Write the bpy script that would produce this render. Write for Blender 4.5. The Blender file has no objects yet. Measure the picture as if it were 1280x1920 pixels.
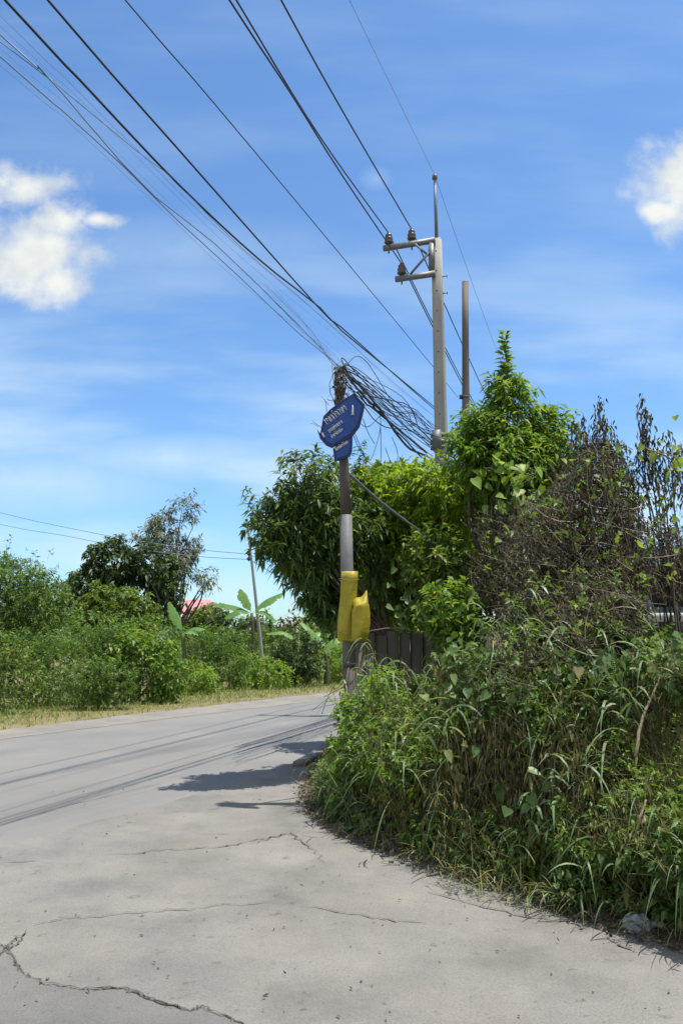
import bpy, math, random
import numpy as np
from mathutils import Vector
random.seed(7); R = np.random.default_rng(11)
sc = bpy.context.scene; col = sc.collection
F, T, CH = 1500.0, math.radians(8.9), 1.6
cT, sT = math.cos(T), math.sin(T)
A = np.array

# ------------------------------------------------------------------ measuring helpers (photo pixel -> place in the world)
def ray(u, v):
    b = (960 - v) / F
    return A([(u - 640) / F, cT - b * sT, sT + b * cT])
def P(u, v, Y):
    d = ray(u, v); return A([0, 0, CH]) + d * (Y / d[1])
def G(u, v, z=0.0):
    d = ray(u, v); return A([0, 0, CH]) + d * ((z - CH) / d[2])
def rad(px, Y): return px * Y / F
def nrm(v): return v / np.maximum(np.linalg.norm(v, axis=-1, keepdims=True), 1e-9)

# ------------------------------------------------------------------ objects
def tag(o, label=None, cat=None, group=None, kind=None):
    for k, v in (('label', label), ('category', cat), ('group', group), ('kind', kind)):
        if v: o[k] = v
    return o
def empty(name, loc, label, cat, group=None):
    o = bpy.data.objects.new(name, None); o.empty_display_size = .2; col.objects.link(o); o.location = [float(a) for a in loc]
    return tag(o, label, cat, group)
class MB:
    """collects pieces of one mesh"""
    def __init__(s): s.v = []; s.f3 = []; s.f4 = []; s.a3 = []; s.a4 = []; s.n = 0; s.ng = []
    def add(s, v, f, rnd=None):
        v = np.asarray(v, float).reshape(-1, 3); f = np.asarray(f, int)
        k = len(f); r = np.full(k, random.random()) if rnd is None else np.broadcast_to(np.asarray(rnd, float), (k,))
        (s.f3 if f.shape[1] == 3 else s.f4).append(f + s.n); (s.a3 if f.shape[1] == 3 else s.a4).append(r)
        s.v.append(v); s.n += len(v); return s
    def ngon(s, v):
        v = np.asarray(v, float); s.ng.append(np.arange(len(v)) + s.n); s.v.append(v); s.n += len(v); return s
    def build(s, name, mat, parent=None, smooth=False):
        me = bpy.data.meshes.new(name); v = np.concatenate(s.v) if s.v else np.zeros((0, 3))
        if parent is not None: v = v - A(parent.location)
        fl = []; st = []; tot = 0; at = []
        for fs, as_ in ((s.f3, s.a3), (s.f4, s.a4)):
            if fs:
                f = np.concatenate(fs); fl.append(f.ravel()); st.append(tot + np.arange(len(f)) * f.shape[1]); tot += f.size; at.append(np.concatenate(as_))
        for g in s.ng: fl.append(g); st.append(A([tot])); tot += len(g); at.append(A([.5]))
        fl = np.concatenate(fl).astype(np.int32); st = np.concatenate(st).astype(np.int32)
        me.vertices.add(len(v)); me.vertices.foreach_set('co', v.astype(np.float32).ravel())
        me.loops.add(len(fl)); me.loops.foreach_set('vertex_index', fl)
        me.polygons.add(len(st)); me.polygons.foreach_set('loop_start', st)
        a = me.attributes.new('rnd', 'FLOAT', 'FACE'); a.data.foreach_set('value', np.concatenate(at).astype(np.float32))
        me.update(calc_edges=True); me.validate()
        if smooth: me.polygons.foreach_set('use_smooth', np.ones(len(st), bool))
        me.materials.append(mat)
        o = bpy.data.objects.new(name, me); col.objects.link(o)
        if parent is not None: o.parent = parent
        return o
    def box(s, c, d, ax=None, rnd=None):
        c = A(c, float); d = A(d, float) / 2
        X, Y, Z = (A([1, 0, 0.]), A([0, 1., 0]), A([0, 0, 1.])) if ax is None else ax
        q = [c + X * d[0] * i + Y * d[1] * j + Z * d[2] * k for k in (-1, 1) for j in (-1, 1) for i in (-1, 1)]
        return s.add(q, [(0, 2, 3, 1), (4, 5, 7, 6), (0, 1, 5, 4), (2, 6, 7, 3), (0, 4, 6, 2), (1, 3, 7, 5)], rnd)
    def tube(s, pts, r, n=8, cap=True, rnd=None, square=False):
        pts = np.asarray(pts, float); k = len(pts); r = np.broadcast_to(np.asarray(r, float), (k,))
        t = nrm(np.gradient(pts, axis=0)); ref = A([0, 0, 1.]) if abs(t[0][2]) < .9 else A([1., 0, 0])
        a = nrm(np.cross(t, ref)); b = np.cross(t, a)
        ph = np.arange(n) / n * 2 * math.pi + (math.pi / n if square else 0)
        ring = pts[:, None] + (a[:, None] * np.cos(ph)[None, :, None] + b[:, None] * np.sin(ph)[None, :, None]) * r[:, None, None]
        v = ring.reshape(-1, 3); f = []
        for i in range(k - 1):
            for j in range(n):
                f.append((i * n + j, i * n + (j + 1) % n, (i + 1) * n + (j + 1) % n, (i + 1) * n + j))
        base = s.n; rr = random.random() if rnd is None else rnd
        s.add(v, f, rr)
        if cap:
            s.ng.append(np.arange(n)[::-1] + base); s.ng.append(np.arange(n) + base + (k - 1) * n)
        return s
    # -------- vegetation
    def leaves(s, p, d, L, W, droop=.2, fold=.15, wpos=.42, up=None, rnd=None):
        n = len(p)
        if n == 0: return s
        L = np.broadcast_to(L, (n,))[:, None]; W = np.broadcast_to(W, (n,))[:, None]
        N = nrm(R.normal(0, .45, (n, 3)) + A([0, 0, 1.])) if up is None else up
        d = nrm(d); S = nrm(np.cross(d, N) + 1e-6); N = np.cross(S, d)
        dz = A([0, 0, 1.]) * (np.broadcast_to(droop, (n,))[:, None] * L)
        rr = R.random(n) if rnd is None else np.broadcast_to(rnd, (n,))
        m = p + d * L * .5 - dz * .25 - N * W * .05
        if wpos < .4:
            ring = [p]; 
            for a_, b_ in ((-.08, .30), (.14, .50), (.42, .44), (.74, .20), (1.0, 0), (.74, -.20), (.42, -.44), (.14, -.50), (-.08, -.30)):
                ring.append(p + d * L * a_ + S * W * b_ + N * W * fold * abs(b_) * 2 - dz * max(a_, 0) ** 1.5)
            v = np.stack([m] + ring, 1).reshape(-1, 3); k = A([(0, i, i % 10 + 1) for i in range(1, 11)])
            return s.add(v, (np.arange(n)[:, None, None] * 11 + k[None]).reshape(-1, 3), np.repeat(rr, 10))
        l = p + d * L * wpos + S * W * .5 + N * W * fold - dz * .2
        r_ = p + d * L * wpos - S * W * .5 + N * W * fold - dz * .2
        t = p + d * L - dz
        v = np.stack([p, r_, m, l, t], 1).reshape(-1, 3)
        f = (np.arange(n)[:, None, None] * 5 + A([(0, 1, 2), (0, 2, 3), (2, 1, 4), (2, 4, 3)])[None]).reshape(-1, 3)
        return s.add(v, f, np.repeat(rr, 4))
    def blades(s, p, d, L, W, arch=.6, seg=5, rnd=None):
        """arching strap leaves: d = start direction, they bend over under their weight"""
        n = len(p); L = np.broadcast_to(L, (n,)); W = np.broadcast_to(W, (n,)); arch = np.broadcast_to(arch, (n,))
        d = nrm(d); S = nrm(np.cross(d, A([0, 0, 1.])) + R.normal(0, .25, (n, 3)))
        tt = np.linspace(0, 1, seg + 1)
        c = p[:, None] + d[:, None] * (L[:, None] * tt)[..., None] - A([0, 0, 1.]) * (arch * L)[:, None, None] * (tt ** 2.2)[None, :, None]
        w = W[:, None] * (np.minimum(1, tt * 5 + .4) * (1 - tt ** 2.5))[None]
        v = np.stack([c + S[:, None] * w[..., None] / 2, c - S[:, None] * w[..., None] / 2], 2).reshape(-1, 3)
        k = A([(2 * i, 2 * i + 1, 2 * i + 3, 2 * i + 2) for i in range(seg)])
        f = (np.arange(n)[:, None, None] * (2 * (seg + 1)) + k[None]).reshape(-1, 4)
        rr = R.random(n) if rnd is None else np.broadcast_to(rnd, (n,))
        return s.add(v, f, np.repeat(rr, seg))
    def twigs(s, pts, r0, r1, rnd=None):
        """pts (n,k,3): thin three-sided stems"""
        pts = np.asarray(pts, float); n, k, _ = pts.shape
        t = nrm(pts[:, -1] - pts[:, 0]); a = nrm(np.cross(t, A([.3, .5, .8]))); b = np.cross(t, a)
        r = np.broadcast_to(np.asarray(r0, float), (n,))[:, None] * np.linspace(1, 0, k)[None] + np.broadcast_to(np.asarray(r1, float), (n,))[:, None] * np.linspace(0, 1, k)[None]
        ph = np.arange(3) * 2 * math.pi / 3
        ring = pts[:, :, None] + (a[:, None, None] * np.cos(ph)[None, None, :, None] + b[:, None, None] * np.sin(ph)[None, None, :, None]) * r[:, :, None, None]
        q = A([(i * 3 + j, i * 3 + (j + 1) % 3, (i + 1) * 3 + (j + 1) % 3, (i + 1) * 3 + j) for i in range(k - 1) for j in range(3)])
        f = (np.arange(n)[:, None, None] * (3 * k) + q[None]).reshape(-1, 4)
        rr = R.random(n) if rnd is None else np.broadcast_to(rnd, (n,))
        return s.add(ring.reshape(-1, 3), f, np.repeat(rr, len(q)))
def rdir(n, bias=(0, 0, 0)):
    return nrm(nrm(R.normal(0, 1, (n, 3))) + A(bias))
def curve3(a, b, bend, k=5):
    """(n,3) a->b with a sideways bend"""
    t = np.linspace(0, 1, k)[None, :, None]
    return a[:, None] * (1 - t) + b[:, None] * t + np.asarray(bend).reshape(-1, 1, 3) * (4 * t * (1 - t))
def spline(pts, n=24):
    pts = np.asarray(pts, float); k = len(pts)
    q = np.vstack([2 * pts[0] - pts[1], pts, 2 * pts[-1] - pts[-2]]); out = []
    for i in range(k - 1):
        p0, p1, p2, p3 = q[i:i + 4]
        for t in np.linspace(0, 1, max(2, n // (k - 1)), endpoint=False):
            out.append(.5 * (2 * p1 + (p2 - p0) * t + (2 * p0 - 5 * p1 + 4 * p2 - p3) * t * t + (3 * p1 - p0 - 3 * p2 + p3) * t ** 3))
    out.append(pts[-1]); return A(out)

# ------------------------------------------------------------------ materials
def mat_new(name):
    m = bpy.data.materials.new(name); m.use_nodes = True; nt = m.node_tree; nt.nodes.clear()
    out = nt.nodes.new('ShaderNodeOutputMaterial'); return m, nt, out
def nd(nt, typ, **kw):
    n = nt.nodes.new(typ)
    for k, v in kw.items(): setattr(n, k, v)
    return n
def ramp(nt, fac, stops, interp='LINEAR'):
    r = nd(nt, 'ShaderNodeValToRGB'); r.color_ramp.interpolation = interp; e = r.color_ramp.elements
    while len(e) < len(stops): e.new(.5)
    for el, (p, c) in zip(e, stops): el.position = p; el.color = (*c, 1)
    nt.links.new(fac, r.inputs[0]); return r.outputs[0]
def noise(nt, scale, detail=4, rough=.55, vec=None, stretch=None):
    if vec is None:
        vec = nd(nt, 'ShaderNodeNewGeometry').outputs['Position']
    if stretch:
        mp = nd(nt, 'ShaderNodeMapping'); mp.inputs['Scale'].default_value = stretch; nt.links.new(vec, mp.inputs[0]); vec = mp.outputs[0]
    n = nd(nt, 'ShaderNodeTexNoise'); n.inputs['Scale'].default_value = scale; n.inputs['Detail'].default_value = detail; n.inputs['Roughness'].default_value = rough
    nt.links.new(vec, n.inputs['Vector']); return n.outputs[0]
def mix(nt, f, a, b, mode='MIX'):
    m = nd(nt, 'ShaderNodeMix', data_type='RGBA', blend_type=mode)
    for s, x in ((0, f), (6, a), (7, b)):
        if isinstance(x, (int, float)): m.inputs[s].default_value = x
        elif isinstance(x, tuple): m.inputs[s].default_value = (*x, 1)
        else: nt.links.new(x, m.inputs[s])
    return m.outputs[2]
def leaf_mat(name, stops, trans=.35, rough=.5, spec=.35):
    m, nt, out = mat_new(name)
    at = nd(nt, 'ShaderNodeAttribute', attribute_name='rnd')
    c = ramp(nt, at.outputs['Fac'], stops)
    c = mix(nt, .5, c, ramp(nt, noise(nt, 25, 2), [(.3, (.55, .55, .55)), (.7, (1.25, 1.25, 1.25))]), 'MULTIPLY')
    b = nd(nt, 'ShaderNodeBsdfPrincipled'); b.inputs['Roughness'].default_value = rough; b.inputs['Specular IOR Level'].default_value = spec
    nt.links.new(c, b.inputs['Base Color'])
    t = nd(nt, 'ShaderNodeBsdfTranslucent'); tc = mix(nt, 1.0, c, (1.25, 1.2, .55), 'MULTIPLY'); nt.links.new(tc, t.inputs[0])
    ms = nd(nt, 'ShaderNodeMixShader'); ms.inputs[0].default_value = trans
    nt.links.new(b.outputs[0], ms.inputs[1]); nt.links.new(t.outputs[0], ms.inputs[2]); nt.links.new(ms.outputs[0], out.inputs[0]); return m
def surf(name, stops, scale=8, rough=.8, bump=.2, bscale=None, stretch=None, spec=.3, detail=6, extra=None, metal=0):
    m, nt, out = mat_new(name); b = nd(nt, 'ShaderNodeBsdfPrincipled')
    c = ramp(nt, noise(nt, scale, detail, .6, stretch=stretch), stops)
    if extra: c = extra(nt, c)
    nt.links.new(c, b.inputs['Base Color']); b.inputs['Roughness'].default_value = rough; b.inputs['Specular IOR Level'].default_value = spec; b.inputs['Metallic'].default_value = metal
    if bump:
        bp = nd(nt, 'ShaderNodeBump'); bp.inputs['Strength'].default_value = bump; bp.inputs['Distance'].default_value = .02
        nt.links.new(noise(nt, bscale or scale * 6, 5, .65, stretch=stretch), bp.inputs['Height']); nt.links.new(bp.outputs[0], b.inputs['Normal'])
    nt.links.new(b.outputs[0], out.inputs[0]); return m
def speckle(lo, hi, scale, amt):
    def f(nt, c):
        k = ramp(nt, noise(nt, scale, 3, .7), [(.33, (lo,) * 3), (.67, (hi,) * 3)])
        return mix(nt, amt, c, k, 'MULTIPLY')
    return f
def paving_extra(nt, c):
    c = mix(nt, .8, c, ramp(nt, noise(nt, 95, 4, .85), [(.30, (.55,) * 3), (.5, (1.0,) * 3), (.72, (1.25,) * 3)]), 'MULTIPLY')
    c = mix(nt, .75, c, ramp(nt, noise(nt, 1.5, 7, .66), [(.34, (.76, .755, .75)), (.5, (1, 1, 1)), (.66, (1.14, 1.11, 1.05))]), 'MULTIPLY')
    c = mix(nt, .55, c, ramp(nt, noise(nt, .55, 5, .55), [(.38, (.86, .865, .87)), (.55, (1, 1, 1)), (.68, (1.08, 1.05, .99))]), 'MULTIPLY')
    # scattered small stains and oil spots
    c = mix(nt, 1, c, ramp(nt, noise(nt, 9, 4, .6), [(.29, (.66, .65, .63)), (.37, (1, 1, 1))]), 'MULTIPLY')
    return c
def road_extra(nt, c):
    c = mix(nt, .8, c, ramp(nt, noise(nt, 120, 3, .8), [(.30, (.68,) * 3), (.5, (1.0,) * 3), (.72, (1.18,) * 3)]), 'MULTIPLY')
    # wheel tracks worn along the road's own direction
    mp = nd(nt, 'ShaderNodeMapping', vector_type='TEXTURE'); mp.inputs['Rotation'].default_value = (0, 0, -math.radians(27)); mp.inputs['Scale'].default_value = (1, 22, 1)
    nt.links.new(nd(nt, 'ShaderNodeNewGeometry').outputs['Position'], mp.inputs[0])
    c = mix(nt, .9, c, ramp(nt, noise(nt, .9, 5, .6, vec=mp.outputs[0]), [(.36, (.74, .74, .75)), (.5, (1, 1, 1)), (.66, (1.1, 1.09, 1.06))]), 'MULTIPLY')
    return c
M = {}
M['concrete'] = surf('paving concrete', [(.3, (.158, .151, .138)), (.7, (.204, .196, .18))], 1.1, .85, .35, 60, extra=paving_extra)
M['road'] = surf('worn road', [(.3, (.154, .150, .144)), (.7, (.188, .184, .177))], .6, .8, .3, 70, extra=road_extra)
M['shoulder'] = surf('road shoulder', [(.3, (.178, .167, .146)), (.7, (.225, .212, .187))], .9, .9, .3, 60, extra=paving_extra)
M['asphalt'] = surf('old asphalt', [(.3, (.135, .132, .125)), (.7, (.165, .161, .153))], 2, .85, .5, 90, extra=paving_extra)
M['crack'] = surf('crack dirt', [(.3, (.045, .043, .04)), (.7, (.12, .112, .10))], 20, .95, 0)
M['finecrack'] = surf('fine crack dirt', [(.3, (.08, .073, .06)), (.7, (.15, .138, .118))], 20, .95, 0)
M['soil'] = surf('soil', [(.3, (.035, .027, .02)), (.55, (.07, .056, .04)), (.75, (.12, .10, .075))], 6, .95, .8, 40)
M['dryground'] = surf('dry ground', [(.3, (.12, .105, .045)), (.6, (.19, .16, .075)), (.8, (.1, .13, .035))], 1.5, .95, .5, 30)
M['polecon'] = surf('pole concrete', [(.3, (.22, .23, .22)), (.7, (.30, .305, .29))], 3, .8, .2, 60, stretch=(1, 1, .3))
M['polewood'] = surf('old pole', [(.3, (.085, .07, .058)), (.7, (.17, .145, .125))], 9, .85, .4, 40, stretch=(1, 1, .12))
M['postgrey'] = surf('painted post', [(.3, (.09, .093, .10)), (.6, (.15, .152, .158)), (.8, (.11, .11, .106))], 9, .6, .2, 50, stretch=(1, 1, .4))
M['postdark'] = surf('stained post', [(.3, (.055, .05, .05)), (.6, (.09, .08, .075)), (.8, (.17, .13, .095))], 7, .8, .3, 40, stretch=(1, 1, .25))
M['steel'] = surf('galvanised steel', [(.3, (.10, .11, .135)), (.7, (.16, .17, .19))], 8, .55, .05, spec=.4, metal=.2)
M['porcelain'] = surf('insulator glaze', [(.3, (.05, .035, .03)), (.7, (.075, .05, .04))], 8, .25, 0, spec=.5)
M['wire'] = surf('cable sheath', [(.3, (.018, .02, .026)), (.7, (.032, .034, .042))], 10, .6, 0)
M['thinwire'] = surf('bare wire', [(.3, (.16, .22, .34)), (.7, (.20, .27, .40))], 10, .5, 0)
M['signblue'] = surf('sign blue', [(.3, (.013, .052, .225)), (.7, (.018, .068, .28))], 12, .45, .02, spec=.3)
M['signedge'] = surf('sign frame', [(.3, (.012, .018, .07)), (.7, (.02, .028, .10))], 12, .5, .05)
M['white'] = surf('white paint', [(.3, (.44, .47, .54)), (.7, (.62, .64, .70))], 14, .6, 0)
M['yellow'] = surf('yellow plastic', [(.3, (.25, .205, .014)), (.6, (.31, .262, .02)), (.8, (.23, .19, .02))], 9, .45, .25, 22)
M['board'] = surf('weathered board', [(.3, (.05, .044, .038)), (.6, (.10, .09, .078)), (.8, (.15, .134, .115))], 6, .9, .4, 30, stretch=(1, 1, .1))
M['bark'] = surf('bark', [(.3, (.06, .048, .038)), (.7, (.14, .115, .09))], 12, .95, .6, 40, stretch=(1, 1, .3))
M['deadstem'] = leaf_mat('dead stems', [(0, (.06, .051, .039)), (.6, (.115, .099, .073)), (1, (.31, .27, .195))], .05, .8)
M['greenstem'] = leaf_mat('green stems', [(0, (.06, .075, .03)), (1, (.13, .15, .05))], .1, .6)
M['drystick'] = surf('dry stick', [(.3, (.15, .12, .08)), (.7, (.25, .20, .14))], 14, .9, .3, 40, stretch=(1, 1, .3))
L = {}
L['bright'] = leaf_mat('leaf bright', [(0, (.13, .23, .02)), (.5, (.24, .37, .03)), (1, (.36, .45, .055))], .58)
L['mango'] = leaf_mat('leaf deep', [(0, (.045, .095, .03)), (.55, (.09, .16, .042)), (.85, (.18, .26, .065)), (1, (.25, .34, .09))], .42)
L['mid'] = leaf_mat('leaf mid', [(0, (.07, .135, .024)), (.5, (.13, .21, .034)), (.85, (.2, .275, .06)), (1, (.27, .26, .09))], .45)
L['weed'] = leaf_mat('leaf weed', [(0, (.08, .17, .03)), (.5, (.155, .275, .042)), (.85, (.23, .34, .065)), (1, (.32, .34, .11))], .48)
L['vine'] = leaf_mat('leaf vine', [(0, (.07, .135, .04)), (.6, (.12, .21, .06)), (.92, (.2, .28, .10)), (1, (.3, .26, .12))], .42, .45, .4)
L['grass'] = leaf_mat('leaf grass', [(0, (.085, .15, .06)), (.5, (.145, .235, .10)), (.9, (.24, .31, .17)), (1, (.31, .31, .18))], .42, .45, .4)
L['far'] = leaf_mat('leaf far', [(0, (.065, .135, .028)), (.5, (.115, .21, .038)), (1, (.19, .28, .06))], .4)
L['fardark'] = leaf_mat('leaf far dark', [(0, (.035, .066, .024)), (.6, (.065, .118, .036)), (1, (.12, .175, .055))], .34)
L['feather'] = leaf_mat('leaf grey', [(0, (.09, .11, .06)), (.6, (.16, .18, .10)), (1, (.25, .24, .16))], .42)
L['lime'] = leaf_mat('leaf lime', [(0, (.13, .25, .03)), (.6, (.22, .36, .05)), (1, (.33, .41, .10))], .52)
L['banana'] = leaf_mat('leaf banana', [(0, (.09, .19, .05)), (.5, (.14, .27, .06)), (1, (.20, .33, .09))], .42, .4, .5)
L['shoot'] = leaf_mat('leaf young', [(0, (.09, .18, .025)), (.45, (.15, .27, .035)), (.8, (.24, .36, .06)), (1, (.36, .42, .12))], .52)
L['dead'] = leaf_mat('leaf dead', [(0, (.036, .030, .024)), (.5, (.078, .065, .048)), (.85, (.14, .118, .082)), (.95, (.2, .19, .09)), (1, (.15, .19, .06))], .15, .8, .2)
L['drygrass'] = leaf_mat('dry grass', [(0, (.12, .16, .04)), (.35, (.17, .18, .06)), (.7, (.24, .21, .09)), (1, (.32, .28, .14))], .3, .7, .2)
L['hang'] = leaf_mat('withered vine leaf', [(0, (.09, .085, .032)), (.6, (.17, .155, .06)), (1, (.28, .25, .11))], .35, .7, .2)
L['litter'] = leaf_mat('leaf litter', [(0, (.05, .038, .026)), (.5, (.11, .085, .055)), (1, (.24, .2, .14))], .1, .8, .2)

# ------------------------------------------------------------------ camera, sun, sky
cam = bpy.data.cameras.new('camera'); co = bpy.data.objects.new('camera', cam); col.objects.link(co); sc.camera = co
cam.sensor_fit = 'VERTICAL'; cam.sensor_height = 36; cam.lens = 36 * F / 1920; cam.clip_end = 3000; cam.clip_start = .05
co.location = (0, 0, CH); co.rotation_euler = (math.pi / 2 + T, 0, 0)
SD = nrm(A([1.0, .03, 0])); EL = math.radians(75.5)
sd = Vector((SD[0] * math.cos(EL), SD[1] * math.cos(EL), math.sin(EL)))
sun = bpy.data.lights.new('sun', 'SUN'); so = bpy.data.objects.new('sun', sun); col.objects.link(so)
sun.energy = 3.9; sun.angle = math.radians(.5); sun.color = (1, .95, .86); so.rotation_euler = sd.to_track_quat('Z', 'Y').to_euler(); so.location = (10, 0, 30)
w = bpy.data.worlds.new('World'); sc.world = w; w.use_nodes = True; nt = w.node_tree; nt.nodes.clear()
wo = nd(nt, 'ShaderNodeOutputWorld'); bg = nd(nt, 'ShaderNodeBackground'); nt.links.new(bg.outputs[0], wo.inputs[0])
sky = nd(nt, 'ShaderNodeTexSky', sky_type='NISHITA'); sky.sun_disc = False; sky.sun_elevation = EL; sky.sun_rotation = math.atan2(SD[0], SD[1])
sky.air_density = 1.0; sky.dust_density = .6; sky.ozone_density = 1.6; sky.altitude = 0
bg.inputs['Strength'].default_value = .135
tc = nd(nt, 'ShaderNodeTexCoord'); sx = nd(nt, 'ShaderNodeSeparateXYZ'); nt.links.new(tc.outputs['Generated'], sx.inputs[0])
def mth(op, a, b=None, c=None, clamp=False):
    n = nd(nt, 'ShaderNodeMath', operation=op, use_clamp=clamp)
    for i, x in enumerate((a, b, c)):
        if x is None: continue
        if isinstance(x, (int, float)): n.inputs[i].default_value = x
        else: nt.links.new(x, n.inputs[i])
    return n.outputs[0]
yy = mth('MAXIMUM', sx.outputs[1], .05)
X, Z = mth('DIVIDE', sx.outputs[0], yy), mth('DIVIDE', sx.outputs[2], yy)
cv = nd(nt, 'ShaderNodeCombineXYZ'); nt.links.new(X, cv.inputs[0]); nt.links.new(Z, cv.inputs[1])
fwd = mth('GREATER_THAN', sx.outputs[1], .05)
def wp(u, v): d = ray(u, v); return d[0] / d[1], d[2] / d[1]
nz = nd(nt, 'ShaderNodeTexNoise'); nz.inputs['Scale'].default_value = 13; nz.inputs['Detail'].default_value = 12; nz.inputs['Roughness'].default_value = .58
nt.links.new(cv.outputs[0], nz.inputs['Vector']); n1 = nz.outputs[0]
def blob(u, v, ru, rv):
    x, z = wp(u, v)
    a = mth('DIVIDE', mth('SUBTRACT', X, x), ru / F); b = mth('DIVIDE', mth('SUBTRACT', Z, z), rv / F * 1.05)
    return mth('SUBTRACT', 1, mth('SQRT', mth('ADD', mth('MULTIPLY', a, a), mth('MULTIPLY', b, b))))
bl = None
for b in ((60, 475, 165, 130), (45, 350, 120, 85), (110, 410, 110, 70), (110, 530, 95, 72), (185, 412, 70, 28), (1285, 345, 150, 130), (1305, 290, 90, 70), (1235, 395, 75, 40)):
    q = blob(*b); bl = q if bl is None else mth('MAXIMUM', bl, q)
dens = mth('ADD', mth('MULTIPLY', bl, 1.25), mth('MULTIPLY', mth('SUBTRACT', n1, .5), 2.5))
mr = nd(nt, 'ShaderNodeMapRange', interpolation_type='SMOOTHSTEP'); nt.links.new(dens, mr.inputs[0]); mr.inputs[1].default_value = .05; mr.inputs[2].default_value = 1.12
thick = mth('MULTIPLY', mr.outputs[0], fwd)
# high thin cloud: long soft streaks, thicker low in the sky
mp = nd(nt, 'ShaderNodeMapping'); mp.inputs['Scale'].default_value = (1.6, 6.5, 1); mp.inputs['Rotation'].default_value = (0, 0, .06); mp.inputs['Location'].default_value = (3.1, .4, 0); nt.links.new(cv.outputs[0], mp.inputs[0])
n2 = nd(nt, 'ShaderNodeTexNoise'); n2.inputs['Scale'].default_value = 1.6; n2.inputs['Detail'].default_value = 6; n2.inputs['Roughness'].default_value = .5; nt.links.new(mp.outputs[0], n2.inputs['Vector'])
low = nd(nt, 'ShaderNodeMapRange', interpolation_type='SMOOTHSTEP'); nt.links.new(Z, low.inputs[0]); low.inputs[1].default_value = .62; low.inputs[2].default_value = .05; low.inputs[3].default_value = 0; low.inputs[4].default_value = 1
mr2 = nd(nt, 'ShaderNodeMapRange', interpolation_type='SMOOTHSTEP'); nt.links.new(n2.outputs[0], mr2.inputs[0]); mr2.inputs[1].default_value = .40; mr2.inputs[2].default_value = .72
wis = mth('MULTIPLY', mth('MULTIPLY', mr2.outputs[0], mth('ADD', low.outputs[0], .16)), mth('MULTIPLY', fwd, .75))
tw = mth('MAXIMUM', blob(60, 905, 330, 70), blob(330, 860, 330, 55)); tw = mth('MAXIMUM', tw, blob(430, 1105, 120, 40)); tw = mth('MAXIMUM', tw, mth('MULTIPLY', blob(705, 335, 40, 30), .35)); tw = mth('MAXIMUM', tw, mth('MULTIPLY', blob(330, 470, 420, 90), .45))
wis = mth('MAXIMUM', wis, mth('MULTIPLY', mth('MULTIPLY', mth('MAXIMUM', tw, 0), mth('ADD', n1, .2)), mth('MULTIPLY', fwd, .85)))
tint = nd(nt, 'ShaderNodeMix', data_type='RGBA', blend_type='MULTIPLY'); tint.inputs[0].default_value = 1
nt.links.new(sky.outputs[0], tint.inputs[6]); tint.inputs[7].default_value = (.50, .675, .82, 1)
c = mix(nt, wis, tint.outputs[2], (3.0, 3.75, 4.15))
n3 = nd(nt, 'ShaderNodeTexNoise'); n3.inputs['Scale'].default_value = 17; n3.inputs['Detail'].default_value = 5; nt.links.new(cv.outputs[0], n3.inputs['Vector'])
cc = ramp(nt, n3.outputs[0], [(.36, (.80, .82, .84)), (.62, (1, .99, .95))])
cl = nd(nt, 'ShaderNodeMix', data_type='RGBA', blend_type='MULTIPLY'); cl.inputs[0].default_value = 1; nt.links.new(cc, cl.inputs[6]); cl.inputs[7].default_value = (3.9, 4.0, 3.95, 1)
c = mix(nt, mth('MULTIPLY', thick, .96), c, cl.outputs[2])
n4 = nd(nt, 'ShaderNodeTexNoise'); n4.inputs['Scale'].default_value = 2.6; n4.inputs['Detail'].default_value = 7; nt.links.new(tc.outputs['Generated'], n4.inputs['Vector'])
mr4 = nd(nt, 'ShaderNodeMapRange', interpolation_type='SMOOTHSTEP'); nt.links.new(n4.outputs[0], mr4.inputs[0]); mr4.inputs[1].default_value = .36; mr4.inputs[2].default_value = .54
bk = nd(nt, 'ShaderNodeMapRange', interpolation_type='SMOOTHSTEP'); nt.links.new(sx.outputs[1], bk.inputs[0]); bk.inputs[1].default_value = 0; bk.inputs[2].default_value = -.2
c = mix(nt, mth('MULTIPLY', mr4.outputs[0], bk.outputs[0]), c, (4.4, 4.4, 4.3))  # unseen bright cloud cover added behind the camera as fill light
nt.links.new(c, bg.inputs[0])
vs = sc.view_settings; vs.view_transform = 'Standard'; vs.look = 'None'; vs.exposure = .85; vs.gamma = 1
sc.cycles.max_bounces = 6; sc.cycles.transparent_max_bounces = 4; sc.cycles.use_denoising = True

# ------------------------------------------------------------------ ground, road, paving
def sheet(name, pts, mat, z, kind='structure'):
    m = MB(); m.ngon([(p[0], p[1], z) for p in pts]); return tag(m.build(name, mat), kind=kind)
def jag(a, b, n, amp):
    t = np.linspace(0, 1, n, endpoint=False)[:, None]; q = A(a)[None, :2] * (1 - t) + A(b)[None, :2] * t
    return [tuple(p) for p in q + R.normal(0, amp, (n, 2)) * (t > 0)]
def jagline(pts, n, amp):
    o = []
    for a, b in zip(pts[:-1], pts[1:]): o += jag(a, b, n, amp)
    return o + [tuple(pts[-1][:2])]
m = MB(); m.ngon([(-400, -60, -.03), (400, -60, -.03), (400, 900, -.03), (-400, 900, -.03)]); tag(m.build('ground', M['dryground']), kind='structure')
far_edge = [G(0, 1370), G(200, 1346), G(400, 1323), G(640, 1296)]
d0 = nrm(far_edge[1] - far_edge[0]); far_edge = [far_edge[0] - d0 * 30] + far_edge; d1 = nrm(far_edge[-1] - far_edge[-2]); far_edge += [far_edge[-1] + d1 * 40]
near_edge = [G(0, 1592), G(150, 1548), G(300, 1512), G(430, 1470), G(560, 1428), G(640, 1388)]
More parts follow.
